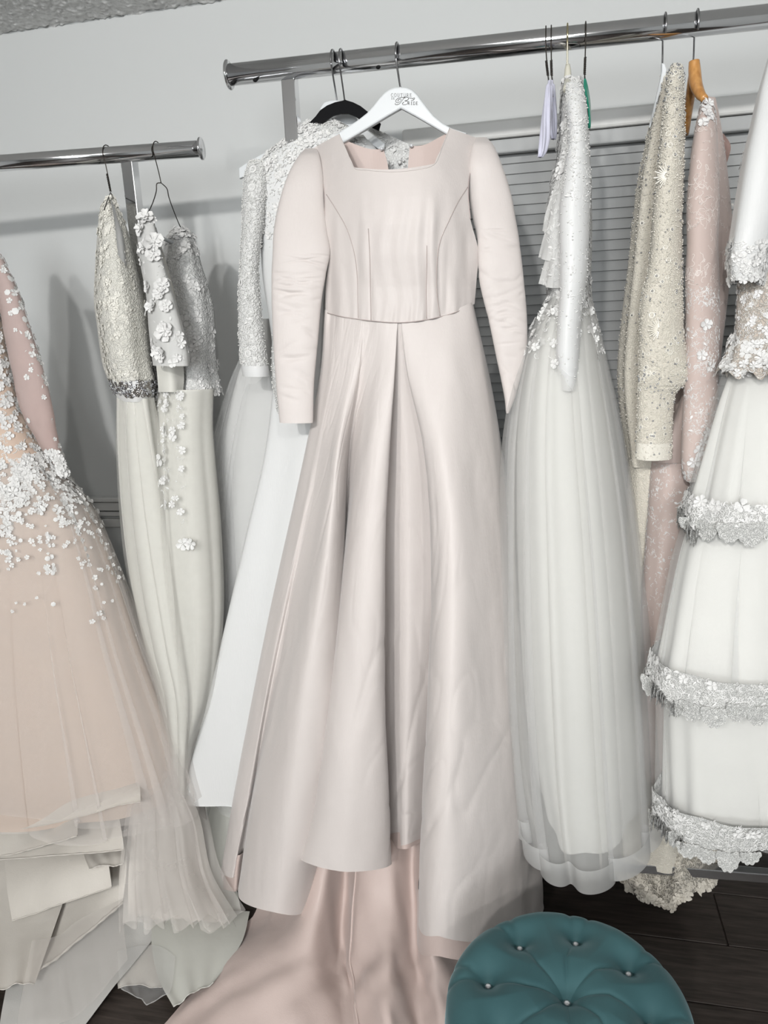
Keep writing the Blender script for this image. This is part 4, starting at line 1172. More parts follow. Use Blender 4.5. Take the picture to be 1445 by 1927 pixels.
tube('cuff', [(688, 454, 505, 1.655, .035), (698, 455, 506, 1.655, .035), (708, 457, 506, 1.655, .034)], M_white_satin, ge, 48, 6)
M_pearl = mat_plain('pearl_bead', (0.86, 0.86, 0.83), 0.22, 0, 0, .8)
def dbead(x, y, u, v):
    return np.where(y < 470, np.clip(1.2 - (y - 300) / 230, 0, 1), 0) * (x < 680)
scatter('beading', S_eb, pick(S_eb, 1500, dbead, 31), ['bead'], (.0013, .0024), M_pearl, ge, 31, .0004)
scatter('lace_relief', S_eb, pick(S_eb, 420, dbead, 32), ['cord', 'leaf', 'flower'], (.006, .013), M_applique, ge, 32, .0006)
scatter('beading', S_es, pick(S_es, 1200, lambda x, y, u, v: (y < 685) * 1.0, 33), ['bead'], (.0012, .0022), M_pearl, ge, 33, .0004)
scatter('lace_relief', S_es, pick(S_es, 260, lambda x, y, u, v: (y < 680) * 1.0, 34), ['cord', 'leaf', 'ring'], (.004, .010), M_applique, ge, 34, .0006)
ske = [(690, 520, 770, 1.735, .065), (850, 502, 780, 1.735, .07), (1000, 470, 800, 1.735, .08), (1150, 437, 820, 1.735, .09), (1300, 404, 840, 1.735, .10), (1440, 368, 850, 1.735, .11), (1494, 362, 855, 1.735, .11)]
S_ek, _ = tube('skirt', ske, M_white_satin, ge, 140, 60, lambda th, t: (.003 + .024 * t) * np.cos(6 * th + 1.2 + .5 * t) + .006 * t * np.cos(11 * th + .4))
link('hem', wire_mesh('hem', S_ek.P[-1], .0018, 6, True), M_white_satin, ge)
# beaded sleeve edge peeping out beside the blush cuff
S_e2, _ = tube('sleeve', [(560, 520, 548, 1.70, .02), (640, 512, 545, 1.69, .022), (700, 511, 542, 1.685, .022), (740, 516, 540, 1.68, .02), (776, 521, 534, 1.68, .012)], M_lace_white, ge, 40, 30)
scatter('beading', S_e2, pick(S_e2, 220, lambda x, y, u, v: 1.0 + 0 * x, 35), ['bead'], (.0014, .0028), M_pearl, ge, 35, .0004)
# inner back of its neckline, seen through the blush gown's neck
sheet('neck_back', [[(582, 262, 1.775), (640, 222, 1.79), (700, 240, 1.79), (762, 268, 1.79), (812, 290, 1.78)], [(590, 300, 1.775), (640, 300, 1.78), (700, 305, 1.78), (760, 310, 1.78), (810, 315, 1.775)], [(590, 360, 1.77), (640, 360, 1.775), (700, 360, 1.775), (760, 360, 1.775), (810, 360, 1.77)]], M_lace_white, ge, .001, 8, 3)
S_nb = Surf(cr_axis(cr_axis(U(*np.moveaxis(np.array([[(582, 262, 1.77), (640, 222, 1.784), (700, 240, 1.784), (762, 268, 1.784), (812, 290, 1.774)], [(590, 300, 1.769), (640, 300, 1.774), (700, 305, 1.774), (760, 310, 1.774), (810, 315, 1.769)], [(590, 350, 1.765), (640, 350, 1.77), (700, 350, 1.77), (760, 350, 1.77), (810, 350, 1.765)]]), -1, 0)), 8, False, 0), 8, False, 1), False)
scatter('neck_lace', S_nb, pick(S_nb, 300, lambda x, y, u, v: 1.0 + 0 * x, 36), ['cord', 'leaf', 'bead'], (.003, .010), M_applique, ge, 36, .0006)
M_velvet = mat_plain('black_velvet', (0.006, 0.006, 0.007), 0.9, 0, .15, .2)
hb = thing('velvet_hanger', 'black velvet hanger just left of the white lettered hanger', 'hanger', tuple(float(c) for c in U(648, 200, 1.72)))
out = [(649, 187), (644, 189), (630, 192), (615, 198), (602, 207), (593, 219), (584, 228), (572, 236), (574, 250), (590, 244), (604, 236), (614, 226), (626, 218), (640, 214), (655, 214), (668, 219), (682, 228), (696, 238), (712, 246), (716, 232), (702, 222), (692, 210), (678, 199), (664, 192), (654, 189)]
extrude_px('hanger_body', out, 1.705, 0.007, M_velvet, hb, 0.0015)
wire('hook', hook_pts(R1, 644, U(648.5, 190, 1.708), True), 0.0018, M_steel, hb, 8, 5)
hw = thing('clothes_hanger', 'plain white hanger behind the black velvet hanger', 'hanger', tuple(float(c) for c in U(632, 200, 1.76)))
out = [(634, 188), (620, 189), (610, 192), (604, 200), (598, 214), (588, 226), (560, 248), (520, 275), (470, 302), (449, 316), (450, 336), (470, 328), (520, 300), (565, 275), (600, 250), (630, 226), (660, 250), (720, 285), (724, 270), (680, 235), (662, 210), (652, 196)]
extrude_px('hanger_body', out, 1.765, 0.012, M_whitehanger, hw, 0.002)
wire('hook', hook_pts(R1, 630, U(634, 190, 1.771), True), 0.0020, M_steel, hw, 8, 5)

gf = thing('tulle_gown', 'sheer white tulle skirt spreading left from behind the white satin gown', 'wedding gown', base_of(480, 1450, 1.86))
tube('bodice', [(330, 560, 700, 1.87, .04), (450, 545, 700, 1.87, .05), (560, 530, 700, 1.87, .055), (640, 500, 700, 1.87, .06)], M_lace_white, gf, 64, 30)
skf = [(600, 492, 690, 1.87, .05), (700, 440, 700, 1.87, .07), (800, 408, 710, 1.87, .09), (900, 388, 720, 1.87, .11), (1050, 372, 740, 1.87, .13), (1200, 376, 750, 1.87, .14), (1350, 388, 760, 1.87, .15), (1500, 400, 770, 1.87, .15)]
for q, (dx, n) in enumerate(((0, 15), (-14, 11), (-26, 13))):
    tube('tulle_layer', [(a, b - dx, c, d, e - .022 * q) for a, b, c, d, e in skf], M_net_white, gf, 420, 60, overfold(n, .6, 2.2, .002, .012, 40 + q))
tube('underskirt', [(a, b + 70 * k / 7, c, d, e * .7) for k, (a, b, c, d, e) in enumerate(skf)], M_white, gf, 100, 40, pleats(7, .002, .012, 44))

# ------------------------------------------------------------------ gowns on the right half of the tall rack
# ---- white lace gown with a tulle skirt
gh = thing('tulle_gown', 'white lace gown with a full sheer tulle skirt, right of the blush gown', 'wedding gown', base_of(1110, 1600, 1.68))
S_hb, _ = tube('bodice', [(152, 1060, 1094, 1.70, .02), (180, 1056, 1100, 1.70, .04), (240, 1052, 1106, 1.70, .07), (300, 1047, 1109, 1.70, .09), (345, 1036, 1111, 1.70, .10), (400, 1029, 1112, 1.70, .11), (460, 1024, 1112, 1.70, .11), (520, 1030, 1110, 1.70, .10), (575, 1030, 1113, 1.70, .10)], M_lace_white, gh, 80, 60, pleats(5, .002, .007, 51))
S_hs, _ = tube('sleeve', [(158, 1066, 1094, 1.60, .015), (200, 1064, 1104, 1.59, .03), (260, 1068, 1107, 1.58, .035), (330, 1060, 1111, 1.57, .04), (400, 1052, 1110, 1.565, .04), (500, 1053, 1106, 1.555, .038), (560, 1052, 1099, 1.55, .036), (620, 1048, 1092, 1.545, .034), (680, 1046, 1090, 1.54, .03), (712, 1054, 1087, 1.54, .027), (734, 1057, 1082, 1.54, .024)], M_white_satin, gh, 56, 80, crinkle([(.8, .015), (.85, .015), (.9, .012), (.6, .03)], 6, .003))
scatter('lace_relief', S_hb, pick(S_hb, 700, lambda x, y, u, v: 1.0 + 0 * x, 52), ['cord', 'leaf', 'flower'], (.005, .012), M_applique, gh, 52)
scatter('lace_relief', S_hs, pick(S_hs, 420, lambda x, y, u, v: np.clip(1.2 - (y - 160) / 420, .1, 1) * (y < 690), 53), ['cord', 'leaf', 'cord'], (.004, .010), M_applique, gh, 53)
scatter('beading', S_hs, pick(S_hs, 420, lambda x, y, u, v: np.clip(1.2 - (y - 160) / 480, .15, 1), 54), ['bead'], (.0011, .0020), M_pearl, gh, 54)
for q, (x0, y0) in enumerate(((1034, 390), (1028, 440), (1030, 490))):
    S_, _ = sheet('lace_frill', [[(x0 + 14, y0 - 50, 1.60), (x0 + 24, y0 - 48, 1.585), (x0 + 36, y0 - 46, 1.59)], [(x0 - 4, y0, 1.60), (x0 + 14, y0 + 4, 1.58), (x0 + 34, y0 + 6, 1.585)], [(x0 - 16, y0 + 44, 1.61), (x0 + 8, y0 + 52, 1.585), (x0 + 30, y0 + 50, 1.59)]], M_appl_sheer, gh, .004, 14, 50 + q, 8, 8)
    scatter('lace_relief', S_, pick(S_, 70, lambda x, y, u, v: 1.0 + 0 * x, 55 + q), ['cord', 'leaf'], (.005, .010), M_applique, gh, 55 + q)
skh = [(560, 1034, 1112, 1.68, .09), (600, 1010, 1122, 1.675, .11), (650, 988, 1133, 1.67, .13), (700, 974, 1143, 1.665, .15), (760, 962, 1156, 1.66, .17), (850, 952, 1172, 1.655, .19), (1000, 948, 1194, 1.65, .21), (1200, 950, 1214, 1.645, .23), (1400, 960, 1228, 1.64, .22), (1538, 980, 1236, 1.64, .22)]
hemh = lambda th: 0.02 * np.sin(2 * th + 1.0) - .02 * np.cos(th)
tube('underskirt', rows_adj([(a, b + 6, c - 6, d, e - .018) for a, b, c, d, e in skh], -34, -26, 0, -.035), mat_cloth('ivory_underskirt', (0.83, 0.825, 0.785), .75, .15), gh, 140, 60, pleats(6, .002, .012, 56), hemh)
S_h1, _ = tube('tulle_layer', rows_adj(skh, -16, -6, 0, -.02), M_net_ivory, gh, 420, 60, overfold(11, .5, 2.2, .003, .013, 57), hemh)
S_h2, _ = tube('tulle_layer', rows_adj(skh, 0, 0, 0, .008), M_net_white, gh, 420, 60, overfold(12, .6, 2.8, .003, .020, 58), hemh)
# stiff braid edging along the tulle hem
nb = S_h2.P.shape[0]
surf('hem_braid', S_h2.P[-3:] * 1.0 + S_h2.N[-3:] * .0008, mat_tulle('hem_braid_net', (0.80, 0.80, 0.79), .5), gh, True)
scatter('lace_relief', S_h2, pick(S_h2, 200, lambda x, y, u, v: np.clip(1.2 - (y - 570) / 110, 0, 1), 59, (0, .3)), ['leaf', 'cord', 'flower'], (.006, .012), M_applique, gh, 59)
hh = thing('clothes_hanger', 'hanger with a gold hook inside the white lace and tulle gown', 'hanger', tuple(float(c) for c in U(1069, 150, 1.70)))
lathe('neck_cap', [(0.004, .028), (.006, .02), (.008, 0), (.008, -.01)], mat_plain('clear_plastic', (0.70, 0.68, 0.58), .3), Matrix.Translation(Vector(U(1068, 150, 1.70))), hh, 16)
wire('hook', hook_pts(R1, 1068, U(1067.5, 140, 1.70), True), 0.0017, M_goldwire, hh, 8, 5)
A = np.array([(1066, 168, 1.62), (1068, 154, 1.68), (1070, 152, 1.72), (1072, 165, 1.80)])
wire('arm', U(A[:, 0], A[:, 1], A[:, 2]), .007, MATS['clear_plastic'], hh, 10, 5)

# ---- pair of wire hangers with padded lilac sleeves, and one with a green sleeve
M_lilac = mat_satin('lilac_satin', (0.66, 0.66, 0.78), .45, .4)
M_green = mat_satin('green_satin', (0.02, 0.26, 0.17), .35, .3)
for k, (hx, nx, ny, pts) in enumerate((
        (1028, 1031, 142, [(152, 1031, 1038, 1.60, .006), (180, 1026, 1038, 1.585, .012), (220, 1021, 1036, 1.57, .016), (260, 1017, 1034, 1.56, .016), (285, 1014, 1027, 1.55, .012), (296, 1013, 1019, 1.545, .005)]),
        (1036, 1038, 142, [(152, 1036, 1041, 1.64, .006), (180, 1036, 1044, 1.65, .012), (220, 1038, 1047, 1.66, .016), (250, 1036, 1046, 1.66, .014), (262, 1038, 1044, 1.66, .006)]))):
    h = wire_hanger(['dark wire hanger with a longer lilac padded cover, leftmost of the pair', 'dark wire hanger with a shorter lilac padded cover, right one of the pair'][k], R1, hx, (nx, ny, 1.68),
                    [[(nx, ny, 1.68), (nx + 1, ny + 12, 1.66), (nx + 2, ny + 40, 1.62)], [(nx, ny, 1.68), (nx + 2, ny + 14, 1.70), (nx + 4, ny + 40, 1.74)]], M_darkwire)
    tube('padded_cover', pts, M_lilac, h, 40, 40, lambda th, t: .0025 * np.sin(5 * th + 9 * t) * (t > .05))
h = wire_hanger('black twisted wire hanger with a green satin cover', R1, 1101, (1100, 140, 1.68), [[(1100, 140, 1.68), (1101, 152, 1.66), (1104, 200, 1.63), (1104, 250, 1.61), (1102, 262, 1.62)], [(1100, 140, 1.68), (1100, 160, 1.72), (1101, 230, 1.80), (1102, 258, 1.82)]], M_darkwire)
tube('padded_cover', [(149, 1099, 1102, 1.66, .004), (165, 1098, 1106, 1.65, .009), (190, 1101, 1110, 1.63, .012), (215, 1104, 1112, 1.62, .013), (236, 1105, 1112, 1.61, .011), (243, 1106, 1110, 1.61, .005)], M_green, h, 32, 40, lambda th, t: .001 * np.sin(3 * th + 6 * t))

# ---- cream beaded gown
M_cream_bead = mat_lace('cream_beaded_net', (0.76, 0.715, 0.625), 150, .5, .55, (0.72, 0.675, 0.58))
M_cbead = mat_plain('cream_bead', (0.82, 0.785, 0.70), .25, 0, 0, .8)
gi = thing('beaded_gown', 'cream gown densely covered with beads and rhinestones, sleeve hanging bent', 'wedding gown', base_of(1225, 1500, 1.76))
S_ib, _ = tube('bodice', [(140, 1246, 1272, 1.74, .02), (180, 1240, 1276, 1.74, .04), (240, 1222, 1276, 1.745, .055), (300, 1210, 1272, 1.75, .065), (350, 1200, 1268, 1.75, .07), (420, 1192, 1264, 1.75, .07), (500, 1184, 1260, 1.755, .07), (600, 1172, 1256, 1.755, .07), (700, 1164, 1252, 1.76, .07), (780, 1170, 1250, 1.76, .07), (870, 1182, 1250, 1.76, .07)], M_cream_bead, gi, 72, 70, pleats(4, .003, .008, 61))
S_ik, _ = tube('skirt', [(860, 1182, 1252, 1.77, .07), (1000, 1180, 1262, 1.79, .08), (1200, 1176, 1275, 1.81, .10), (1400, 1170, 1300, 1.83, .12), (1580, 1165, 1330, 1.85, .13)], M_cream_bead, gi, 80, 50, pleats(5, .003, .012, 62))
sli = [(124, 1264, 1283, 1.64, .014), (150, 1256, 1286, 1.635, .03), (200, 1249, 1288, 1.63, .036), (260, 1242, 1288, 1.625, .04), (320, 1236, 1287, 1.62, .042), (400, 1228, 1284, 1.615, .042), (500, 1220, 1284, 1.61, .042), (560, 1207, 1285, 1.605, .042), (620, 1203, 1287, 1.60, .042), (680, 1202, 1295, 1.60, .042), (706, 1202, 1299, 1.60, .042), (724, 1201, 1291, 1.60, .040), (740, 1200, 1272, 1.60, .036), (800, 1198, 1266, 1.60, .034), (862, 1196, 1264, 1.60, .033)]
S_is, _ = tube('sleeve', sli, M_cream_bead, gi, 64, 100, crinkle([(.75, .02), (.8, .015)], 8, .004))
surf('cuff_band', S_is.P[-5:] + S_is.N[-5:] * .001, M_cbead, gi, True)
for S_, n_, sd in ((S_is, 3000, 63), (S_ib, 1800, 64)):
    scatter('beading', S_, pick(S_, n_, lambda x, y, u, v: 1.0 + 0 * x, sd), ['bead'], (.0011, .0020), M_cbead, gi, sd, .0003)
    scatter('rhinestones', S_, pick(S_, n_ // 18, lambda x, y, u, v: .3 + .7 * (np.sin(y * .06) * np.sin(x * .11 + y * .02) > 0), sd + 10), ['bead'], (.0016, .0026), M_jet, gi, sd + 10, .0006)
    scatter('rhinestone_ring', S_, pick(S_, n_ // 14, lambda x, y, u, v: .3 + .7 * (np.sin(y * .06) * np.sin(x * .11 + y * .02) > 0), sd + 20), ['ring', 'cord'], (.0035, .0065), M_cbead, gi, sd + 20, .0006)
for S_, n_, sd in ((S_is, 95, 163), (S_ib, 50, 164)):
    uvr = pick(S_, n_, lambda x, y, u, v: (np.sin(y * .05 + x * .03) > .1) * 1.0, sd)
    scatter('rhinestone_ring', S_, uvr, ['ring'], (.0045, .0055), M_cbead, gi, sd, .0008)
    scatter('rhinestones', S_, uvr, ['bead'], (.0022, .0027), M_jet, gi, sd, .0008)
pieces('bead_star', S_is, spots(S_is, [(1240, 452), (1242, 622), (1236, 790), (1256, 330)]), 'burst', (.020, .026), M_cbead, gi, 66, .001, [1.57 + 3.14] * 4)
hi = thing('clothes_hanger', 'white hanger with a steel hook inside the cream beaded gown', 'hanger', tuple(float(c) for c in U(1248, 120, 1.72)))
extrude_px('hanger_body', [(1245, 118), (1251, 119), (1255, 130), (1252, 150), (1240, 182), (1232, 215), (1224, 240), (1221, 240), (1228, 212), (1235, 180), (1242, 150), (1245, 135)], 1.715, .014, M_whitehanger, hi, .002)
wire('hook', hook_pts(R1, 1250, U(1246, 122, 1.722), False, 1.6), .0018, M_steel, hi, 8, 5)

# ---- nude-pink lace gown on a wooden hanger
M_pinklace = mat_cloth('nude_pink_net', (0.60, 0.49, 0.45), .7, .15)
M_pinkcord = mat_plain('pale_pink_cord', (0.80, 0.72, 0.68), .55)
M_silver = mat_plain('silver_cord', (0.82, 0.81, 0.80), .4, 0, .2, .6)
gj = thing('lace_gown', 'nude-pink lace gown with silvery floral sleeve on the wooden hanger', 'wedding gown', base_of(1290, 1400, 1.74))
S_jb, _ = tube('bodice', [(186, 1322, 1344, 1.72, .02), (230, 1312, 1352, 1.73, .05), (300, 1302, 1362, 1.74, .07), (380, 1300, 1370, 1.74, .08), (460, 1300, 1376, 1.74, .08), (540, 1296, 1366, 1.74, .08), (650, 1290, 1352, 1.74, .075), (760, 1270, 1340, 1.74, .075), (860, 1222, 1330, 1.74, .08)], M_pinklace, gj, 72, 60, pleats(4, .003, .010, 71))
S_jk, _ = tube('skirt', [(840, 1226, 1330, 1.74, .07), (950, 1222, 1320, 1.73, .08), (1050, 1215, 1300, 1.73, .08), (1150, 1210, 1290, 1.73, .08), (1300, 1212, 1290, 1.73, .08), (1450, 1215, 1290, 1.73, .08)], M_pinklace, gj, 72, 50, pleats(4, .003, .010, 72))
S_js, _ = tube('sleeve', [(190, 1322, 1342, 1.66, .014), (230, 1310, 1348, 1.65, .03), (300, 1299, 1352, 1.64, .04), (400, 1291, 1354, 1.635, .042), (500, 1289, 1354, 1.63, .042), (600, 1290, 1354, 1.625, .040), (700, 1287, 1352, 1.62, .038), (800, 1283, 1350, 1.62, .036), (870, 1282, 1347, 1.62, .035), (902, 1288, 1345, 1.62, .033)], M_pinklace, gj, 64, 80, crinkle([(.4, .05), (.7, .03)], 9, .003))
scatter('lace_vines', S_js, pick(S_js, 190, lambda x, y, u, v: (y < 560) * (.2 + .8 * (np.sin(y * .035 + 1) > -.2)) * (y > 240), 73), ['vine'], (.010, .020), M_pinkcord, gj, 73, .0004, None, None, .35)
scatter('lace_vines', S_jb, pick(S_jb, 90, lambda x, y, u, v: (x > 1352) * 1.0, 74), ['vine'], (.009, .018), M_pinkcord, gj, 74, .0004, None, None, .35)
scatter('floral_lace', S_js, pick(S_js, 1000, lambda x, y, u, v: (y > 540) * np.clip(1.3 - abs(x - 1325) / 34, .08, 1) * (.35 + .65 * (np.sin(y * .05) > -.5)), 75), ['vine', 'cord', 'leaf', 'vine'], (.004, .010), M_silver, gj, 75)
pieces('lace_flower', S_js, spots(S_js, [(1318, 590), (1328, 612), (1312, 640), (1322, 668), (1336, 690), (1318, 700), (1330, 722), (1308, 612), (1334, 640), (1325, 745), (1310, 720), (1335, 790), (1330, 812), (1322, 832), (1338, 848), (1316, 850), (1332, 872), (1304, 868), (1318, 884)]), 'flower', (.008, .013), M_silver, gj, 76)
scatter('floral_lace', S_jk, pick(S_jk, 700, lambda x, y, u, v: np.clip(1.1 - (y - 860) / 420, .15, 1), 77), ['cord', 'leaf', 'vine', 'vine'], (.004, .010), M_silver, gj, 77)
scatter('shoulder_lace', S_js, pick(S_js, 60, lambda x, y, u, v: (y < 232) * 1.0, 78), ['leaf', 'flower', 'cord'], (.006, .010), M_silver, gj, 78)
sheet('back_strap', [[(1352, 248, 1.80), (1362, 252, 1.80)], [(1362, 268, 1.79), (1375, 276, 1.79)], [(1360, 300, 1.80), (1366, 312, 1.80)]], mat_cloth('dusty_pink', (.42, .29, .26), .7), gj, .001, 5, 3, 6, 6)
M_wood = mat_plain('orange_wood', (0.62, 0.30, 0.09), .35, 0, 0, .5, .3)
color_noise(M_wood, (0.52, 0.23, 0.06), (0.70, 0.36, 0.12), 12, 4, (8, 8, 1.2))
hj = thing('clothes_hanger', 'orange wooden hanger holding the nude-pink lace gown', 'hanger', tuple(float(c) for c in U(1305, 120, 1.72)))
W0 = [(1306, 115, 1.72, 13), (1307, 135, 1.718, 15), (1310, 160, 1.70, 15), (1318, 178, 1.675, 12), (1326, 186, 1.66, 9)]
W1 = [(1305, 128, 1.73, 10), (1303, 150, 1.74, 12), (1299, 180, 1.77, 12), (1294, 215, 1.81, 11), (1290, 252, 1.85, 9)]
for Wp in (W0, W1):
    A = np.array(Wp, float)
    p = cr_axis(U(A[:, 0], A[:, 1], A[:, 2]), 6); rr_ = cr_axis(A[:, 3:4], 6)[:, 0] / FPX * 1.75 * .62
    link('hanger_arm', wire_mesh('hanger_arm', p, rr_, 14), M_wood, hj)
wire('hook', hook_pts(R1, 1312, U(1304, 118, 1.722), False, 1.6), .0018, M_steel, hj, 8, 5)

# ---- tiered white tulle gown with scalloped lace at the right edge
M_lace_border = mat_lace('border_lace', (0.80, 0.80, 0.775), 170, .8, .6, (0.70, 0.70, 0.675))
M_nude_lace = mat_lace('nude_lace', (0.72, 0.68, 0.62), 140, .8, .7, (0.60, 0.52, 0.45))
gk = thing('tiered_gown', 'tiered white tulle gown with scalloped lace borders at the right edge', 'wedding gown', base_of(1420, 1600, 1.62))
S_kb, _ = tube('bodice', [(420, 1395, 1560, 1.62, .06), (520, 1388, 1560, 1.62, .07), (600, 1384, 1555, 1.62, .07), (660, 1376, 1560, 1.62, .08), (700, 1360, 1570, 1.62, .09)], M_nude_lace, gk, 72, 40)
scatter('lace_relief', S_kb, pick(S_kb, 420, lambda x, y, u, v: (x < 1470) * np.clip((y - 480) / 160, .2, 1), 81), ['cord', 'cord', 'flower', 'leaf'], (.004, .0085), M_silver, gk, 81)
S_ks, _ = tube('cap_sleeve', [(96, 1450, 1458, 1.60, .004), (116, 1443, 1470, 1.59, .012), (140, 1436, 1480, 1.58, .02), (180, 1424, 1490, 1.575, .04), (240, 1410, 1500, 1.57, .055), (300, 1396, 1500, 1.565, .06), (380, 1382, 1490, 1.56, .06), (440, 1373, 1470, 1.555, .06), (490, 1366, 1452, 1.55, .055), (530, 1372, 1440, 1.55, .05)], M_white_satin, gk, 64, 60, pleats(3, .002, .006, 82))
scatter('lace_relief', S_ks, pick(S_ks, 220, lambda x, y, u, v: ((y > 455) | (x < 1424 - (y - 150) * .18)) * 1.0, 83), ['cord', 'leaf', 'flower'], (.006, .012), M_applique, gk, 83)
T1 = [(690, 1364, 1580, 1.62, .09), (760, 1342, 1600, 1.61, .12), (850, 1318, 1630, 1.60, .135), (920, 1300, 1650, 1.59, .15), (962, 1288, 1665, 1.585, .155)]
T2 = [(950, 1294, 1660, 1.60, .15), (1040, 1268, 1690, 1.595, .17), (1130, 1250, 1710, 1.59, .18), (1200, 1238, 1725, 1.585, .19), (1262, 1226, 1740, 1.58, .19)]
T3 = [(1240, 1236, 1730, 1.60, .17), (1350, 1238, 1735, 1.60, .175), (1440, 1239, 1740, 1.60, .175), (1516, 1240, 1742, 1.60, .175)]
for q, T in enumerate((T1, T2, T3)):
    tube('underskirt', rows_adj([(a, b + 16, c, d, e - .03) for a, b, c, d, e in T], 0, -12), MATS['ivory_underskirt'], gk, 140, 30, pleats(9, .003, .012, 84 + q))
    S_t, _ = tube('tulle_tier', T, M_net_white, gk, 420, 36, overfold(13, .5, 2.0, .002, .010, 87 + q))
    # lace band: smooth copy of the tier's lower edge, a little proud
    wave = lambda th, q=q: .010 * np.sin(7 * th + q) + .006 * np.sin(17 * th + 2 * q)
    Tb = [(a, b - 5, c + 5, d, e + .012) for a, b, c, d, e in T]
    Rb = lerp_rows(Tb, 24)
    hB = (26, 30, 30)[q]
    last = Tb[-1]; prev = Tb[-2]
    f0 = 1 - hB * 1.6 / (last[0] - prev[0])
    r0 = tuple(prev[i] + (last[i] - prev[i]) * f0 for i in range(5)); r1 = tuple((r0[i] + last[i]) / 2 for i in range(5))
    S_band, _ = tube('lace_border', [r0, r1, last], M_lace_border, gk, 240, 14, lambda th, t, q=q: .0035 * np.cos(12 * th + q), wave)
    B_ = S_band.P.copy()
    P = S_band.P[-1]
    x, y = project(P)
    vis = [k for k in range(len(P)) if 1190 < x[k] < 1462 and (P[k] - P.mean(0)) @ (CAM - P[k]) > 0]
    vis.sort(key=lambda k: x[k])
    LP = P[vis]; d = np.r_[0, np.cumsum(np.linalg.norm(np.diff(LP, axis=0), axis=1))]
    step = .040
    rs = np.random.default_rng(90 + q)
    for k in range(max(3, int(d[-1] / step))):
        c = np.array([np.interp((k + .5) * step, d, LP[:, i]) for i in range(3)])
        e = np.array([np.interp((k + 1.0) * step, d, LP[:, i]) for i in range(3)])
        t = e - c; t[2] = 0; t /= np.linalg.norm(t)
        n_ = np.cross(t, [0, 0, 1]); n_ *= np.sign(n_ @ (CAM - c)); n_ /= np.linalg.norm(n_)
        upv = np.array([0, 0, 1.0])
        # one scallop: a fan of ridged lobes with a petalled rim
        W_, H_ = step * rs.uniform(.52, .62), rs.uniform(.024, .044)
        na, nr = 29, 8
        an = np.linspace(math.pi * .98, math.pi * 2.02, na)
        G_ = np.zeros((nr, na, 3))
        for i in range(nr):
            f_ = i / (nr - 1)
            rim = .10 * np.abs(np.sin(np.linspace(0, 6 * math.pi, na))) * (f_ > .8)
            zz = .003 + .0035 * abs(math.sin(f_ * math.pi * 2.5)) + .0016 * np.abs(np.sin(np.linspace(0, 6 * math.pi, na))) * (f_ > .55)
            sc = (.05 + .9 * f_) + rim
            G_[i] = c + t * (W_ * sc * np.cos(an))[:, None] + upv * (H_ * sc * np.sin(an) + .006)[:, None] + n_ * (zz * np.ones(na))[:, None]
        link('lace_scallop', grid_mesh('lace_scallop', G_, False), M_lace_border, gk)
    scatter('border_cords', S_band, pick(S_band, 380, lambda x, y, u, v: (x < 1470) * 1.0, 93 + q), ['cord', 'cord', 'leaf'], (.006, .013), M_applique, gk, 93 + q, .002)
    scatter('border_sprigs', S_band, pick(S_band, 70, lambda x, y, u, v: (x < 1470) * (v < .25) * 1.0, 96 + q), ['leaf', 'flower', 'cord'], (.007, .013), M_applique, gk, 96 + q, .002)
# peplum of lace at the waist
S_kp, _ = tube('peplum', [(635, 1376, 1560, 1.615, .085), (670, 1366, 1570, 1.61, .10), (700, 1352, 1580, 1.605, .115)], M_nude_lace, gk, 120, 14, pleats(9, .002, .010, 99), lambda th: .008 * np.sin(16 * th))
scatter('lace_relief', S_kp, pick(S_kp, 120, lambda x, y, u, v: (x < 1460) * 1.0, 100), ['flower', 'leaf', 'cord'], (.007, .013), M_applique, gk, 100)

# ---- lace train lying behind on the dark floor
M_lace_train = mat_lace('train_lace', (0.58, 0.54, 0.47), 95, 1.0, .7, (0.42, 0.39, 0.33), .25)
G = [[(1130, 1540, 1.84), (1180, 1540, 1.80), (1225, 1540, 1.82), (1270, 1540, 1.78), (1320, 1540, 1.80), (1360, 1540, 1.84), (1395, 1545, 1.88)],
     [(1140, 1600, 1.80), (1190, 1610, 1.76), (1230, 1600, 1.79), (1275, 1600, 1.74), (1325, 1590, 1.78), (1362, 1585, 1.82), (1394, 1580, 1.86)],
     [(1158, 1650, 1.76), (1205, 1662, 1.73), (1240, 1660, 1.75), (1280, 1660, 1.71), (1328, 1640, 1.75), (1362, 1625, 1.80), (1388, 1615, 1.84)],
     [(1180, 1672, 1.74), (1218, 1690, 1.71), (1262, 1708, 1.69), (1290, 1686, 1.70), (1335, 1668, 1.73), (1352, 1640, 1.79), (1376, 1640, 1.82)]]
S_l, _ = sheet('train', G, M_lace_train, gi, .008, 20, 101, 12, 12)
scatter('lace_relief', S_l, pick(S_l, 260, lambda x, y, u, v: (v > .3) * 1.0, 102), ['cord', 'cord', 'leaf'], (.008, .016), mat_plain('cream_cord', (0.60, 0.56, 0.49), .7), gi, 102)
scatter('scallop_edge', S_l, pick(S_l, 60, lambda x, y, u, v: (v > .95) * 1.0, 103, (.93, 1)), ['flower'], (.010, .014), MATS['cream_cord'], gi, 103)

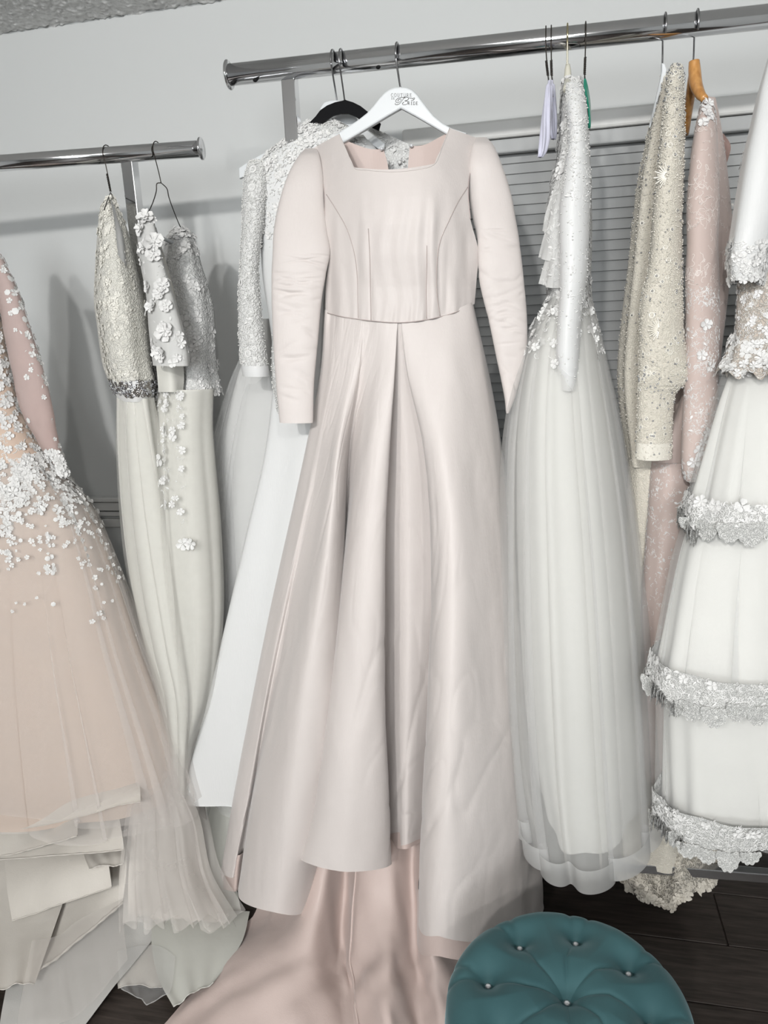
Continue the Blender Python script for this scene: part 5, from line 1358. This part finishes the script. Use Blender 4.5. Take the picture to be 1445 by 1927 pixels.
# ------------------------------------------------------------------ teal tufted ottoman
M_teal = mat_plain('teal_velvet', (0.045, 0.13, 0.14), 0.7, 0, .4, .2)
M_teal.node_tree.nodes['Principled BSDF'].inputs['Sheen Tint'].default_value = (.5, .68, .72, 1)
M_teal.node_tree.nodes['Principled BSDF'].inputs['Sheen Roughness'].default_value = .35
color_noise(M_teal, (0.036, 0.092, 0.102), (0.050, 0.120, 0.130), 5, 3)
add_bump(M_teal.node_tree, M_teal.node_tree.nodes['Principled BSDF'], 'noise', 400, .15, .0006)
OX, OY, OR = 0.0366, 1.044, 0.204
go = thing('ottoman', 'round teal velvet ottoman with deep buttoned top, in the foreground', 'ottoman', (OX, OY, 0))
nth = 240
th = np.linspace(0, 2 * np.pi, nth, endpoint=False)
rad = np.r_[np.linspace(0.0005, .165, 56), np.linspace(.168, OR - .004, 12)]
top = .428 + .012 * np.cos(rad / OR * 1.3)
k = rad > .150
q = np.clip((rad - .150) / (OR - .150), 0, 1)
top = np.where(k, .372 + (top - .372) * np.sqrt(np.clip(1 - q ** 2.2, 0, 1)), top)
btn_a = np.radians(np.array([-8, 37, 82, 128, 174, 219, 264, 309.]))
btn = [(0.0, 0.0)] + [(.132 * math.cos(a), .132 * math.sin(a)) for a in btn_a]
X_, Y_ = rad[:, None] * np.cos(th)[None], rad[:, None] * np.sin(th)[None]
Z_ = np.repeat(top[:, None], nth, 1)
def seg_d(x, y, a, b):
    ax, ay = a; bx, by = b
    dx, dy = bx - ax, by - ay
    t = np.clip(((x - ax) * dx + (y - ay) * dy) / (dx * dx + dy * dy), 0, 1)
    return np.hypot(x - ax - t * dx, y - ay - t * dy)
dep = 0 * Z_
for n_, (bx, by) in enumerate(btn):
    d2 = np.hypot(X_ - bx, Y_ - by)
    dep = np.maximum(dep, .044 * np.exp(-(d2 / .026) ** 1.15))
for a, (bx, by) in zip(btn_a, btn[1:]):
    # curved seam between centre and ring button, and pleats from the ring button out to the rim
    mid = (.066 * math.cos(a + .16), .066 * math.sin(a + .16))
    d2 = np.minimum(seg_d(X_, Y_, (0, 0), mid), seg_d(X_, Y_, mid, (bx, by)))
    dep = dep + .0060 * np.exp(-(d2 / .0045) ** 1.2) * np.clip(1 - dep / .03, .25, 1)
    for da in (-.12, .12):
        e = (OR * 1.02 * math.cos(a + da), OR * 1.02 * math.sin(a + da))
        d2 = seg_d(X_, Y_, (bx, by), e)
        dep = dep + .0055 * np.exp(-(d2 / .005) ** 1.2) * np.clip(1 - dep / .03, .25, 1)
Z_ = Z_ - dep
side = [(OR - .0015, .366), (OR, .352), (OR + .001, .330), (OR - .001, .29), (OR - .004, .20), (OR - .006, .11), (OR - .012, .072), (OR - .03, .064), (.02, .064)]
Xs = np.concatenate([X_] + [(r_ * np.cos(th))[None] for r_, _ in side]); Ys = np.concatenate([Y_] + [(r_ * np.sin(th))[None] for r_, _ in side])
Zs = np.concatenate([Z_] + [np.full((1, nth), z_) for _, z_ in side])
surf('cushion', np.stack([Xs + OX, Ys + OY, Zs], -1), M_teal, go, True)
M_btn = mat_plain('button_velvet', (0.035, 0.12, 0.135), .6, 0, .4)
for n_, (bx, by) in enumerate(btn):
    zb = .4295 + .012 - .044 + (.0 if n_ == 0 else -.003)
    Mb = Matrix.Translation((OX + bx, OY + by, zb))
    b_ = lathe('button', [(.0095, -.006), (.0105, 0), (.009, .004), (.0075, .0055), (0, .006)], M_btn, Mb, go, 18)
    lathe('button_crystal', [(.0058, .0048), (.0048, .0074), (.0028, .0084), (0, .0084)], M_bead, Mb, b_, 8)
for a in (45, 135, 225, 315):
    p_ = (OX + .15 * math.cos(math.radians(a)), OY + .15 * math.sin(math.radians(a)), 0)
    lathe('leg', [(.012, 0.001), (.018, .064)], mat_plain('dark_leg', (.02, .018, .016), .4), Matrix.Translation(p_), go, 16)
